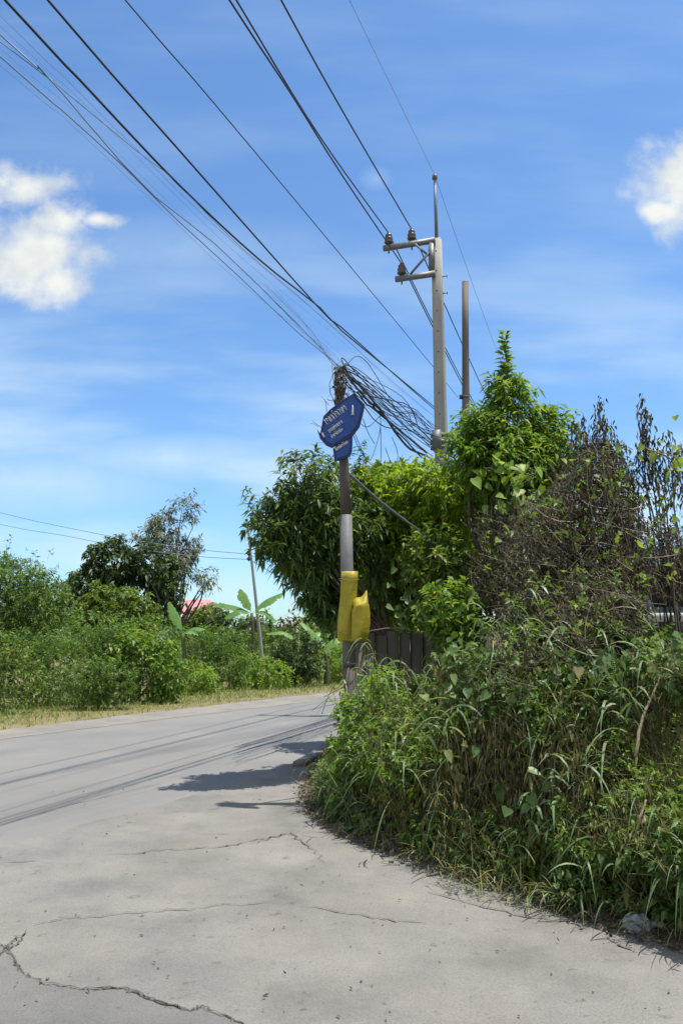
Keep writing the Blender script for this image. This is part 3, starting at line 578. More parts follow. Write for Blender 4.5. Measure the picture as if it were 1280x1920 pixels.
m = MB(); m.tube([t2, t2 + up * .02, t2 + up * .03], (.086, .086, .05), 4, square=True); m.build('cap', M['polecon'], root)
for v in (745, 775):
    q = base + (t2 - base) * ((P(868, v, Y2)[2] - base[2]) / (t2[2] - base[2])); m = MB(); m.tube([q - up * .025, q + up * .025], .102, 4, square=True); m.box(q + A([-.1, -.02, 0]), (.07, .05, .08)); m.build('clamp_band', M['postdark'], root)

# ------------------------------------------------------------------ overhead wires
def plane_pt(u, v, x0, y0, s):
    d = ray(u, v); t = (x0 - y0 * s) / (d[0] - s * d[1]); return A([0, 0, CH]) + d * t
def wire(pix, at, lab, group, r=.009, mat='wire', s=.34, start=None, back=26, jit=0, cat='wire', name='overhead_wire', nseg=40):
    """wire lying in the vertical plane through 'at' with ground direction (s,1); extends behind the camera"""
    q = [plane_pt(u, v, at[0], at[1], s) for u, v in pix]
    if start is not None: q = [A(start)] + q
    if back:
        a, b = q[-1], q[-2]; d = (a - b); d = d / abs(d[1]); k = len(q)
        sl = d[2]
        for j in range(1, 7): st = back / 6; q.append(q[-1] + A([d[0], d[1], sl + j * .025]) * st * 1.0)
    q = spline(q, nseg)
    if jit: q[1:-1] += np.cumsum(R.normal(0, jit, (len(q) - 2, 3)), 0) * np.sin(np.linspace(0, math.pi, len(q) - 2))[:, None]
    m = MB(); m.tube(q, r, 5); return tag(m.build(name, M[mat]), lab, cat, group)
HV = 'three power lines on the crossarm insulators'
wire([(600, 257), (443, 0)], ins[0], 'thick power line on the outer insulator of the upper crossarm', HV, .014, start=ins[0])
wire([(640, 327), (550, 183), (430, 0)], ins[2], 'thick power line on the insulator of the lower crossarm', HV, .014, start=ins[2])
wire([(640, 205), (527, 0)], ins[1], 'thick power line on the inner insulator of the upper crossarm', HV, .014, start=ins[1])
def onward(a, drop, lab, grp, r, mat='wire', far=38, s=.34):
    e = A([a[0] + far * s, a[1] + far, a[2] - .3]); q = [a + (e - a) * t - up * drop * 4 * t * (1 - t) for t in np.linspace(0, 1, 14)]
    m = MB(); m.tube(q, r, 5); tag(m.build('overhead_wire', M[mat]), lab, 'wire', grp)
HF = 'power lines running on beyond the utility pole'
for i, lab in enumerate(('power line going on behind the pole from the outer upper insulator', 'power line going on behind the pole from the inner upper insulator', 'power line going on behind the pole from the lower insulator')): onward(ins[i], .8, lab, HF, .014)
wire([(735, 165), (655, 0)], rod + up * .05, 'thin faint earth wire meeting the tip of the lightning rod', None, .005, 'thinwire', start=rod + up * .05)
onward(rod + up * .05, .9, 'thin faint earth wire going on beyond the lightning rod', None, .006, 'thinwire')
tele = P(818, 800, PY) + ar * .25
TG = 'telephone cables strung from the utility pole over the road'
wire([(858, 745), (811, 687), (640, 480), (400, 192), (235, 0)], tele, 'single straight cable between power lines and telephone cables', TG, .007)
wire([(828, 780), (740, 703), (640, 614), (600, 580), (330, 275), (90, 0)], tele, 'dark straight cable, upper one of the crossing pair', TG, .0105)
wire([(828, 775), (740, 702), (640, 620), (600, 577), (520, 515), (450, 455), (370, 380), (290, 300), (150, 150), (10, 0)], tele, 'dark sagging cable bundle, lower one of the crossing pair', TG, .011)
wire([(825, 790), (735, 715), (640, 628), (560, 556), (450, 462), (330, 340), (285, 303), (200, 235), (100, 150), (-20, 60)], tele, 'thin cable branching off the sagging bundle', TG, .004, 'thinwire', jit=.003)
wire([(825, 838), (720, 765), (640, 690), (560, 625), (450, 520), (330, 410), (230, 310), (115, 205), (0, 105)], tele, 'sagging faint cable that meets the dead vine on the sign pole', TG, .006, 'thinwire')
wire([(822, 850), (720, 778), (640, 694), (540, 590), (400, 455), (290, 370), (165, 235), (70, 130), (-20, 50)], tele, 'lowest sagging faint cable above the sign pole', TG, .006, 'thinwire', jit=.004)
BG = 'bundle of thin telephone cables left of the utility pole'
for k in range(4):
    f = k / 3; e1 = 785 + 62 * f + R.normal(0, 4); m1 = 640 + 50 * f + R.normal(0, 5); l1 = 470 + 60 * f
    wire([(824, e1), (730, 715 + 50 * f + R.normal(0, 6)), (640, m1 - 10), (450, l1 - 5), (300, 322 + 60 * f), (140, 160 + 70 * f), (-20, 5 + 95 * f)], tele + ar * R.normal(0, .15), 'thin grey-blue telephone cable in the loose bundle', BG, R.choice([.0012, .0016, .002]), 'thinwire', jit=.004)
for k in range(22):   # the tangled cables between the sign pole and the utility pole
    f = k / 21; u0 = 655 + R.normal(0, 12); v0 = 705 + R.normal(0, 12); e = (815 + R.normal(0, 5), 800 + 55 * f)
    mid = ((u0 + e[0]) / 2 + R.normal(0, 8), (v0 + e[1]) / 2 + 6 + R.normal(0, 11)); md2 = ((u0 * .25 + e[0] * .75), (v0 * .25 + e[1] * .75) + R.normal(0, 8) + 4)
    wire([e, md2, mid, (u0, v0), (641 + R.normal(0, 7), 690 + R.normal(0, 6))], tele + ar * R.normal(0, .2), 'dark cable in the tangle between sign pole and utility pole', 'tangled cables between sign pole and utility pole', R.choice([.003, .004, .006, .008, .010]), jit=.008, back=0, nseg=24)
for k in range(7):   # fine frayed strands leading to the post top from the left
    du, dv = R.normal(0, 10), R.normal(0, 10)
    wire([(660, 712), (640 + R.normal(0, 3), 692 + R.normal(0, 5)), (600 + du * .4, 650 + dv * .5), (545 + du, 592 + dv), (500 + du * 1.3, 545 + dv * 1.5)], tele, 'fine frayed strand beside the cables left of the sign post top', 'frayed strands left of the sign post top', .0018, 'thinwire', jit=.012, back=0, nseg=20)
for pix, r in (([(815, 862), (770, 838), (735, 795), (700, 755), (672, 722), (648, 700)], .024), ([(800, 850), (760, 815), (720, 775), (690, 742), (662, 712), (640, 692)], .02), ([(790, 858), (755, 822), (715, 782), (690, 765), (670, 735)], .016)):
    wire(pix, tele, 'thick black cable bundle sagging behind the blue sign', 'thick cable bundles behind the blue sign', r, back=0, nseg=30, jit=.01)
for i, pix in enumerate(([(712, 770), (713, 800), (705, 835), (690, 865), (668, 820), (660, 800)], [(662, 815), (675, 845), (700, 875), (735, 890)], [(680, 785), (690, 812), (702, 832)], [(713, 790), (714, 850), (713, 878)], [(712, 780), (690, 800), (672, 792)], [(735, 820), (745, 850), (742, 885)], [(722, 840), (735, 870), (760, 890)])):
    wire(pix, tele, ('long loop of slack cable right of the blue sign', 'slack cable drooping into the tree right of the blue sign', 'short loose cable end right of the blue sign', 'straight cable end hanging below the tangle', 'small slack loop just right of the blue sign', 'loose cable hanging nearest the utility pole', 'curled cable end dropping into the tree top')[i], None, .006, back=0, nseg=24, name='loose_cable', cat='cable')

# ------------------------------------------------------------------ street name sign on its post
SY = 8.1
bp = P(657, 1300, SY); base = A([bp[0] + .03, SY, .0]); root = empty('sign_post', base, 'grey street sign post, dark stained at the top, leaning slightly left', 'post')
def pole_at(v): # centreline
    us = np.interp(v, [740, 870, 965, 1070, 1200, 1300, 1500], [636, 645, 648, 650, 653, 656, 660]); return P(us, v, SY)
m = MB(); m.tube([base, pole_at(1400), pole_at(1243)], rad(10.5, SY), 12); m.build('base_section', M['postdark'], root, True)
m = MB(); m.tube([pole_at(1250) , pole_at(1239)], rad(12, SY), 12); m.build('collar', M['postdark'], root, True)
m = MB(); m.tube([pole_at(1243), pole_at(1100), pole_at(966)], rad(12, SY), 12); m.build('middle_section', M['postgrey'], root, True)
m = MB(); m.tube([pole_at(966), pole_at(900), pole_at(840), pole_at(748), pole_at(745)], [rad(10, SY), rad(9.3, SY), rad(9, SY), rad(8.5, SY), rad(5, SY)], 12); m.build('top_section', M['postdark'], root, True)
m = MB()
for v in (780, 835): q = pole_at(v); m.box(q + A([0, -.055, 0]), (.18, .07, .035)); m.tube([q - up * .03, q + up * .03], rad(10.5, SY), 12)
m.build('bracket', M['steel'], root)
# the sign: a plate set in front of the post, tilted in its own plane; the plate is yawed a little
FYb = SY - .14
def sp(u, v, off=0): # plate plane, yawed: right side nearer
    Yp = FYb - (u - 640) * .0016 - (800 - v) * .0002; return P(u, v, Yp) + A([0, -off, 0])
sg = empty('street_sign', sp(640, 800), 'tilted dark blue street name sign with smaller tab at the top of the post', 'sign')
def plate(px, t, off, grow=0):
    c = np.mean(A(px, float), axis=0); q = [A(p) + (A(p) - c) / max(np.linalg.norm(A(p) - c), 1) * grow for p in px]
    f = A([sp(*p, off) for p in q]); b = f + A([0, t, 0]); k = len(f); m = MB(); m.ngon(f[::-1]); m.ngon(b)
    m.add(np.vstack([f, b]), [(i, (i + 1) % k, k + (i + 1) % k, k + i) for i in range(k)]); return m
main = [(663, 737), (684, 759), (680, 778), (674, 800), (661, 817), (622, 839), (611, 834), (599, 820), (602, 803), (606, 781), (618, 768), (640, 752)]
tab = [(661, 818), (660, 845), (656, 855), (640, 861), (627, 865), (624, 841), (640, 830)]
plate(main, .035, 0).build('frame', M['signedge'], sg)
plate(main, .004, .004, -6).build('panel', M['signblue'], sg)
plate(tab, .03, -.002).build('tab_frame', M['signedge'], sg)
plate(tab, .004, .003, -5).build('tab_panel', M['signblue'], sg)
def script(px0, px1, h, n, off=.0095):
    """a line of illegible rounded lettering between two pixels"""
    m = MB(); a, b = A(px0, float), A(px1, float); d = b - a; ln = np.linalg.norm(d); d = d / ln; nn = A([d[1], -d[0]]);  # nn points up
    if nn[1] > 0: nn = -nn
    for i in range(n):
        o = a + d * ln * (i + .2) / n; wd = ln / n * .72; kind = R.integers(0, 4)
        st = {0: [(0, 0), (0, .9), (.5, 1), (1, .9), (1, 0)], 1: [(0, .7), (.2, 1), (.5, .7), (.5, 0), (1, 0), (1, 1)], 2: [(0, 1), (0, 0), (.9, 0), (1, .5), (1, 1)], 3: [(.2, .5), (0, .9), (.5, 1), (1, .8), (1, 0), (.4, 0)]}[int(kind)]
        pts = [sp(*(o + d * wd * x + nn * h * y), off) for x, y in st]; m.tube(pts, rad(.75, SY), 4)
        if R.random() < .3: m.tube([sp(*(o + d * wd * .3 + nn * h * 1.35), off), sp(*(o + d * wd + nn * h * 1.5), off)], rad(.7, SY), 4)
    return m
script((613, 797), (651, 769), 11, 8).build('lettering', M['white'], sg)
script((618, 812), (643, 793), 6, 9).build('lettering', M['white'], sg)
script((623, 822), (643, 807), 5, 9).build('lettering', M['white'], sg)
script((630, 846), (653, 831), 5, 9).build('lettering', M['white'], sg)
m = MB(); m.tube([sp(661, 779, .0095), sp(661, 772, .0095), sp(661.5, 766, .0095), sp(661, 760, .0095)], [rad(3.4, SY), rad(2.2, SY), rad(1.8, SY), rad(.8, SY)], 6); m.build('emblem', M['white'], sg)
m = MB(); m.tube([sp(604, 812, .006), sp(608, 820, .006)], rad(2, SY), 5); m.build('arrow_mark', M['white'], sg)
m = MB(); q = [sp(u, v, -.06) for u, v in ((594, 802), (600, 810), (608, 824), (600, 820))]; m.ngon(q); m.ngon((A(q) + A([0, .03, 0]))[::-1]); m.add(np.vstack([q, A(q) + A([0, .03, 0])]), [(i, (i + 1) % 4, 4 + (i + 1) % 4, 4 + i) for i in range(4)]); m.build('side_plate', M['signedge'], sg)
# dead vine on top of the post and cables
m = MB(); lv = MB(); root = empty('dead_vine', pole_at(750), 'dead grey vine clinging between post top and cables above the sign', 'vine')
a = np.repeat(pole_at(752)[None], 40, 0) + R.normal(0, .025, (40, 3)); b = A([P(636 + R.normal(0, 9), 690 + R.uniform(-15, 48), SY + R.normal(0, .06)) for _ in range(40)])
m.twigs(curve3(a, b, R.normal(0, .04, (40, 3))), .006, .002); n = 150
p = A([P(638 + R.normal(0, 6), R.uniform(688, 750), SY + R.normal(0, .05)) for _ in range(n)]); lv.leaves(p, rdir(n, (0, 0, -.3)), R.uniform(.03, .08, n), .03, .2)
s = A([P(u, v, SY - .2 + R.normal(0, .05)) for u, v in ((628, 752), (612, 772), (603, 802), (607, 830), (616, 760), (596, 800))]); m.twigs(curve3(s, s + rdir(6, (-1, 0, .6)) * .12, R.normal(0, .02, (6, 3))), .004, .002)
m.build('stem', M['deadstem'], root); lv.build('foliage', L['dead'], root)
# stay cable going down right from the post
m = MB(); q = spline([pole_at(880), P(700, 930, 8.4), P(748, 968, 8.7), P(795, 1003, 9.0), P(850, 1050, 9.4), P(900, 1110, 9.8)], 24); m.tube(q, .015, 8); tag(m.build('stay_cable', M['steel'], smooth=True), 'grey stay cable slanting from the sign post down into the bushes', 'cable')
# yellow plastic sheet
_ym = M['yellow'].node_tree; _b = [n_ for n_ in _ym.nodes if n_.type == 'BUMP'][0]; _b.inputs['Strength'].default_value = .45; _b.inputs['Distance'].default_value = .012
yr = empty('yellow_sheet', P(655, 1200, SY - .12), 'yellow plastic sheet and folded pouch tied round the sign post', 'plastic sheet')
def sheet_mesh(rows, Yf, nx=14, bulge=.04, curl=None):
    g = []
    for i, (v, ul, ur) in enumerate(rows):
        for j in range(nx):
            t = j / (nx - 1); u = ul + (ur - ul) * t
            q = P(u, v, Yf - bulge * math.sin(math.pi * t) - .008 * math.sin(t * 9 + i * .9) - .006 * math.sin(i * 1.3 + t * 4)); g.append(q)
    return A(g).reshape(len(rows), nx, 3)
def solid(g, th=.004):
    ny, nx, _ = g.shape; du = np.gradient(g, axis=1); dv = np.gradient(g, axis=0); n_ = nrm(np.cross(du, dv)); m = MB()
    v_ = np.vstack([g.reshape(-1, 3), (g + n_ * th).reshape(-1, 3)]); K = ny * nx
    f = [(i * nx + j, i * nx + j + 1, (i + 1) * nx + j + 1, (i + 1) * nx + j) for i in range(ny - 1) for j in range(nx - 1)]
    f += [(K + a, K + d, K + c_, K + b) for a, b, c_, d in f]
    for j in range(nx - 1): f += [(j, K + j, K + j + 1, j + 1), ((ny - 1) * nx + j, (ny - 1) * nx + j + 1, K + (ny - 1) * nx + j + 1, K + (ny - 1) * nx + j)]
    for i in range(ny - 1): f += [(i * nx, (i + 1) * nx, K + (i + 1) * nx, K + i * nx), (i * nx + nx - 1, K + i * nx + nx - 1, K + (i + 1) * nx + nx - 1, (i + 1) * nx + nx - 1)]
    return m.add(v_, f)
rows = [(1071, 640, 671), (1085, 639, 670.5), (1105, 638, 669.5), (1125, 637, 668), (1150, 634, 668), (1175, 632, 669), (1200, 633, 670), (1203, 634, 670)]
solid(sheet_mesh(rows, SY - .085, bulge=.035)).build('wrap', M['yellow'], yr, True)
rows = [(1134, 662, 690), (1139, 660, 692), (1150, 659, 693.5), (1165, 659, 694), (1185, 658, 692), (1202, 657, 690)]
g = sheet_mesh(rows, SY - .15, bulge=.05); nx = g.shape[1]
topcurl = []
for k, (dy, dz) in enumerate(((.11, .105), (.085, .09), (.055, .062), (.028, .033), (.009, .012))):
    r_ = g[0].copy(); t = np.linspace(0, 1, nx); r_[:, 1] += dy * (.55 + .45 * np.sin(math.pi * t)); r_[:, 2] += dz * (.5 + .6 * t + .15 * np.sin(t * 7)); r_[:, 0] -= dy * .12; topcurl.append(r_)
g[0, :, 2] += (np.linspace(0, 1, nx) - .5) * .05; g[1, :, 2] += (np.linspace(0, 1, nx) - .5) * .03
for r_ in topcurl: r_[:, 2] += (np.linspace(0, 1, nx) - .5) * .05
solid(np.vstack([A(topcurl), g])).build('pouch', M['yellow'], yr, True)

for v, r in ((1088, .092), (1188, .10)):
    q = P(653, v, SY - .005); th = np.linspace(0, 2 * math.pi, 25); m = MB(); m.tube([q + A([math.cos(t) * r * 1.12, math.sin(t) * (r + .05), .012 * math.sin(t * 2 + v)]) for t in th], .0035, 5); m.build('string', M['drystick'], yr)
# ------------------------------------------------------------------ board fence behind the post
fx0, fx1 = P(664, 1240, 9.6)[0], P(845, 1240, 9.9)[0]; root = empty('board_fence', ((fx0 + fx1) / 2, 9.7, 0), 'weathered grey board fence in the shade right of the sign post', 'fence')
m = MB(); x = fx0
while x < fx1 + 2.5:
    wd = R.uniform(.11, .16); h = P(700, 1192, 9.6)[2] + R.normal(0, .03); y = 9.6 + (x - fx0) * .25; m.box((x + wd / 2, y + R.normal(0, .006), h / 2 + .1), (wd - .008, .022, h - .1)); x += wd
m.build('board', M['board'], root); m = MB()
for z in (.5, 1.2): m.box(((fx0 + fx1 + 2.5) / 2, 9.645 + (fx1 + 2.5 - fx0) * .125, z), (fx1 + 2.5 - fx0, .05, .08), (nrm(A([1, .25, 0])), nrm(A([-.25, 1, 0])), up))
m.build('rail', M['board'], root)

# ------------------------------------------------------------------ trees of the corner
def tall(name, label, lst, foot, ntw, per, Lf, Wf, mat, **kw):
    return tree(name, label, 'tree', PB(lst), foot, ntw, per, Lf, Wf, mat, **kw)
R = np.random.default_rng(21)
tall('drooping_tree', 'dark drooping-leaved tree overhanging the road left of the sign post',
     [(560, 960, 80, 80, 9.35), (600, 1010, 75, 90, 9.55), (530, 1000, 50, 65, 9.15), (575, 895, 55, 38, 9.15), (600, 1080, 55, 60, 9.55), (500, 930, 32, 22, 9.05), (490, 975, 22, 22, 9.05), (560, 1050, 45, 55, 9.25), (650, 960, 60, 90, 9.75), (660, 1080, 60, 70, 9.85), (620, 1130, 36, 24, 9.55), (640, 1150, 40, 26, 9.7), (590, 1110, 36, 26, 9.4)],
     (.95, 10.2, .1), 1900, 9, .12, .034, L['mango'], droop=.55, tl=.13, shell=.4, gap=(5.2, -1.0), r0=.06, up=.15, fork=.5)
tall('leafy_tree', 'bright yellow-green tree crown just right of the sign post',
     [(730, 950, 75, 60, 10.2), (790, 935, 80, 60, 10.0), (700, 990, 60, 55, 10.2), (850, 900, 70, 60, 9.6), (760, 1010, 90, 50, 10.2), (840, 980, 70, 60, 9.8), (870, 850, 50, 45, 9.6), (790, 1060, 110, 60, 10.6), (720, 1090, 70, 60, 10.8), (860, 1060, 60, 60, 10.2), (780, 1130, 90, 50, 11)],
     (1.4, 10.9, .1), 2300, 9, .125, .04, L['bright'], droop=.55, tl=.13, shell=.5, gap=(4.2, -1.9), r0=.12, up=.5, fork=.5)
R = np.random.default_rng(5)
tall('spiring_tree', 'tall bright green tree rising to a narrow spire, top of the thicket',
     [(945, 815, 52, 52, 9.0), (1005, 810, 44, 34, 9.1), (945, 726, 20, 34, 9.0), (915, 800, 30, 30, 9), (975, 770, 26, 26, 8.9), (910, 850, 60, 50, 8.9), (960, 870, 80, 60, 8.9), (1038, 800, 34, 26, 9.0), (950, 742, 30, 34, 9.0), (1010, 860, 60, 50, 9), (890, 810, 35, 30, 9)],
     (2.0, 9.3, .1), 1250, 9, .13, .032, L['shoot'], droop=.5, tl=.13, shell=.5, gap=(6, -1.6), r0=.09, up=.6, fork=.5)
R = np.random.default_rng(6)
# its leading shoot is a part of the tree
sproot = [o for o in col.objects if o.name == 'spiring_tree'][0]
m = MB(); t_ = MB(); a, b = P(948, 780, 9.0), P(946, 632, 9.0); t_.tube(spline([a, (a + b) / 2 + A([.02, 0, 0]), b], 8), np.linspace(.022, .005, 9), 5); t_.build('leader', M['greenstem'], sproot)
for k in range(17):
    f = k / 16; c_ = a + (b - a) * f; nl = 13; th = R.uniform(0, 6.28, nl); rr_ = .20 + .06 * (1 - f) - .07 * f
    d_ = np.stack([np.cos(th), np.sin(th), .55 + .9 * f + R.normal(0, .15, nl)], 1); m.leaves(np.repeat(c_[None], nl, 0) + nrm(d_) * .03, d_, R.uniform(.7, 1.15, nl) * rr_, .04, .55)
m.build('leading_shoot', L['shoot'], sproot)
tall('shade_tree', 'dark leafy tree in the shade behind the green crowns',
     [(700, 1100, 70, 90, 12), (800, 1060, 110, 110, 12.2), (900, 1000, 110, 120, 11.8), (860, 1120, 100, 90, 11.8), (1000, 1000, 100, 130, 11)],
     (2.3, 12.4, 0), 2000, 8, .16, .055, L['mango'], droop=.5, tl=.15, shell=.35, r0=.13, fork=.4)
tall('low_tree', 'dark round-topped tree far behind the stay cable',
     [(700, 905, 30, 22, 12.4), (745, 930, 50, 45, 12.4)], (1.0, 12.6, 0), 500, 8, .16, .06, L['mid'], droop=.4, tl=.2, shell=.5, r0=.09)

# ------------------------------------------------------------------ dead shrubs
DG = 'dead brown shrubs in the thicket'
def dead_shrub(label, foot, spikes, ndense, box, Y, nshoot=0, prof=None, sprigs=0):
    root = empty('dead_shrub', foot, label, 'dead shrub', DG); m = MB(); lv = MB(); foot = A(foot, float)
    px, pv = prof or ([900, 960, 1010, 1060, 1090, 1120, 1160, 1190, 1220, 1300], [1080, 1030, 955, 880, 845, 825, 840, 900, 920, 900])
    def shoot(e, r0, dens, lo):
        q = spline([foot * .35 + A([e[0], e[1], .2]) * .65 + R.normal(0, .12, 3) * A([1, 1, 0]), foot * .1 + e * .9 - A([0, 0, .45 + R.random() * .3]) + R.normal(0, .05, 3), e - A([R.normal(.01, .03), 0, .25]), e], 16)
        m.tube(q, np.linspace(r0, .002, len(q)), 4, cap=False); k = int(dens * lo); t = R.random(k) ** .8
        p = q[-1] * (1 - t)[:, None] + (q[-1] * 0 + q[-9]) * t[:, None] + R.normal(0, .02, (k, 3)) * (1 + 2.2 * t)[:, None]
        lv.leaves(p, rdir(k, (0, 0, -1.6)), R.uniform(.035, .085, k), R.uniform(.012, .028, k), .2, .45)
    for (u, v, y) in spikes: shoot(P(u, v, y), .010, 75, 1)
    u0, u1, v0, v1 = box
    for _ in range(nshoot):
        u = R.uniform(u0, u1); v = np.interp(u, px, pv) + abs(R.normal(0, 55)) - 18; shoot(P(u, v, Y + R.normal(0, .35)), .007, 38, 1)
    n = ndense; uu = R.uniform(u0, u1, n); pr = np.interp(uu, px, pv); vv = pr + (v1 - pr) * R.random(n) ** .8
    yy_ = Y + R.normal(0, .42, n) - (vv - 1000) * .0012 + .25 * np.sin(uu * .021) * np.sin(vv * .017 + 1)
    kk = ~((uu > 1190) & (vv > 1100) & (vv < 1195)); uu, vv, yy_ = uu[kk], vv[kk], yy_[kk]; n = len(uu)
    p = A([P(a, b, c_) for a, b, c_ in zip(uu, vv, yy_)])
    d = rdir(n, (-.7, .1, .95)); ln = R.uniform(.12, .5, n)[:, None]
    m.twigs(curve3(p - d * ln * .5, p + d * ln * .5, R.normal(0, .035, (n, 3))), R.uniform(.002, .0055, n), .0014)
    k = n * 12; i = R.integers(0, n, k); t = R.uniform(-.5, .5, k)[:, None]; q = p[i] + d[i] * ln[i] * t + R.normal(0, .025, (k, 3))
    lv.leaves(q, rdir(k, (0, 0, -.7)), R.uniform(.02, .06, k), R.uniform(.008, .022, k), .2, .42)
    m.build('stem', M['deadstem'], root); lv.build('foliage', L['dead'], root)
    if sprigs:
        i = R.integers(0, n, sprigs); g = MB(); pp = p[i] + A([0, -.18, .05]); foliage(g, pp, rdir(sprigs, (0, -.6, .3)), 6, .09, .06, .03, .3, twig=None, rnd=True); g.build('foliage', L['mid'], root)
dead_shrub('large dead shrub with tall dry spike, left of the gap of sky', (2.9, 7.7, .4), [(1122, 742, 7.6), (1114, 768, 7.5), (1135, 785, 7.5), (1092, 775, 7.6), (1150, 805, 7.5), (1075, 785, 7.8), (1165, 825, 7.4), (1050, 840, 7.8), (1130, 805, 7.7), (1104, 805, 7.7), (1140, 830, 7.5), (1085, 820, 7.6)], 1750, (960, 1185, 850, 1190), 7.5, 40, None, 260)
dead_shrub('dead shrub with the tallest dry spike, at the right edge', (3.4, 7.0, .4), [(1204, 738, 7.2), (1202, 770, 7.2), (1207, 800, 7.2), (1200, 830, 7.2), (1226, 815, 7.1), (1250, 805, 7.0), (1275, 828, 7.0), (1264, 850, 7.2), (1238, 860, 7.2), (1290, 790, 7.1), (1310, 820, 7.0)], 560, (1160, 1380, 880, 1190), 7.0, 26, ([1150, 1190, 1230, 1300, 1400], [900, 960, 985, 975, 900]), 30)
dead_shrub('low dead brush sprawling over the weeds below the dead shrubs', (2.4, 6.6, .3), [], 620, (940, 1290, 1050, 1290), 6.7, 0, ([900, 1000, 1100, 1300], [1110, 1090, 1080, 1090]), 210)
dead_shrub('dead brown brush under the green spire', (1.9, 8.4, .3), [], 300, (890, 1010, 950, 1130), 8.4, 0, ([880, 1010], [960, 930]), 12)

# ------------------------------------------------------------------ weeds, vines and grasses of the bank
def bank_h(x, y): return .05
WG = 'weeds on the bank at the corner'
def weed(label, lst, Y, ntw, per, Lf, Wf, mat, droop=.3, wpos=.42, name='weed', up=.6, tl=.12, shell=.45, gap=(6, -1.6), stemmat='greenstem', cat='weed'):
    b = PB(lst, Y, dz=.7); f = ground_under(b, .03); f = (f[0], f[1], .05)
    root = empty(name, f, label, cat, WG); t = MB(); n = 10
    c = A([x[0] for x in b]); r = A([x[1] for x in b]); i = R.integers(0, len(b), 26); e = c[i] + rdir(26) * r[i] * .8; s = np.stack([e[:, 0] * .5 + f[0] * .5 + R.normal(0, .1, 26), e[:, 1] * .5 + f[1] * .5 + R.normal(0, .1, 26), np.full(26, .05)], 1)
    t.twigs(curve3(s, e, R.normal(0, .06, (26, 3))), .007, .003)
    p, o = in_blobs(b, ntw, shell, gap); p[:, 2] = np.where(p[:, 2] < .05, R.uniform(.05, .16, len(p)), p[:, 2]); l = MB(); foliage(l, p, o, per, tl, Lf, Wf, droop, up, twig=t, tr=.0028, wpos=wpos, rnd=True)
    t.build('stem', M[stemmat], root); l.build('foliage', mat, root); return root
weed('leafy bright weed climbing at the foot of the sign post', [(690, 1370, 48, 55), (665, 1345, 26, 34), (720, 1330, 45, 60)], 7.75, 420, 8, .08, .03, L['lime'])  # this and the next two: yellow-green weeds, sunlight put into a brighter leaf colour
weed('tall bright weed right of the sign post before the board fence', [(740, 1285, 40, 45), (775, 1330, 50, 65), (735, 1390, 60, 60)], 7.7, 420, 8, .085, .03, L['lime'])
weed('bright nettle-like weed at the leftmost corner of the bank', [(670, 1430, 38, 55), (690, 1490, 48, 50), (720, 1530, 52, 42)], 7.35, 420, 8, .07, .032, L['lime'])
weed('low round-leaved weed at the kerb below the bright nettle', [(730, 1560, 55, 34), (790, 1540, 50, 50), (770, 1590, 50, 26)], 7.0, 340, 7, .07, .055, L['vine'], wpos=.35)
weed('green weed in the middle of the bank left of the hanging dry vines', [(800, 1420, 60, 60), (830, 1480, 50, 60), (760, 1460, 50, 55)], 7.25, 460, 8, .085, .035, L['weed'])
weed('tall bright weed under the leafy tree right of the board fence', [(860, 1210, 45, 60), (840, 1150, 40, 50), (880, 1290, 60, 60), (830, 1280, 50, 60)], 7.8, 560, 8, .10, .038, L['weed'])
weed('feathery green weed hanging below the stay cable', [(820, 1040, 50, 36), (850, 1080, 45, 45), (800, 1075, 30, 28)], 8.7, 220, 8, .10, .04, L['mid'])
weed('dark weed in the middle of the bank over the broken branch', [(900, 1350, 70, 60), (960, 1320, 60, 60), (980, 1390, 60, 60)], 7.0, 520, 7, .085, .05, L['vine'], wpos=.35)
weed('yellowish weed sprig in the middle of the bank', [(985, 1375, 32, 26)], 6.4, 70, 8, .07, .03, L['lime'])
weed('dark weed below the dead brush on the bank', [(1010, 1280, 70, 60), (1090, 1270, 60, 60), (1050, 1220, 60, 40)], 6.6, 480, 7, .08, .045, L['vine'], wpos=.35)
weed('dark leafy weed behind the long dry stick', [(1180, 1290, 60, 60), (1240, 1260, 50, 60), (1270, 1330, 50, 70), (1150, 1240, 50, 40)], 6.1, 460, 7, .075, .042, L['vine'], wpos=.35)
weed('mixed green weed between the hanging vines and the long stick', [(1060, 1400, 60, 60), (1120, 1450, 60, 60), (1020, 1460, 50, 50)], 6.2, 400, 7, .075, .034, L['mid'])
weed('dark low weed at the base of the hanging dry vines', [(880, 1590, 70, 40), (960, 1600, 60, 50), (930, 1520, 60, 50)], 6.3, 320, 7, .07, .045, L['vine'], wpos=.35)
weed('yellow-green weed right of the lower end of the long stick', [(1240, 1430, 50, 55), (1270, 1490, 40, 50)], 5.5, 150, 7, .05, .02, L['lime'])
weed('bright fresh weed low at the right edge of the bank', [(1185, 1530, 40, 40), (1215, 1570, 42, 42)], 5.15, 110, 7, .05, .018, L['lime'])
weed('dense green weed at the lower right edge above the plastic bag', [(1260, 1590, 46, 60), (1290, 1640, 46, 50), (1235, 1640, 40, 36), (1310, 1540, 50, 60)], 5.0, 300, 7, .05, .02, L['mid'])
weed('scraggly green weed by the kerb left of the plastic bag', [(1140, 1620, 50, 40), (1180, 1660, 40, 36), (1100, 1560, 50, 50)], 5.15, 200, 7, .055, .022, L['weed'])
weed('low green weed by the kerb below the grass tuft', [(1020, 1600, 50, 50), (1060, 1650, 40, 24)], 5.6, 180, 7, .06, .025, L['mid'])
weed('large bank weed filling the hollow behind the dark leaves', [(880, 1420, 110, 80), (1000, 1480, 110, 80), (1120, 1400, 110, 90), (1220, 1480, 80, 100)], 7.2, 900, 7, .10, .05, L['mango'])
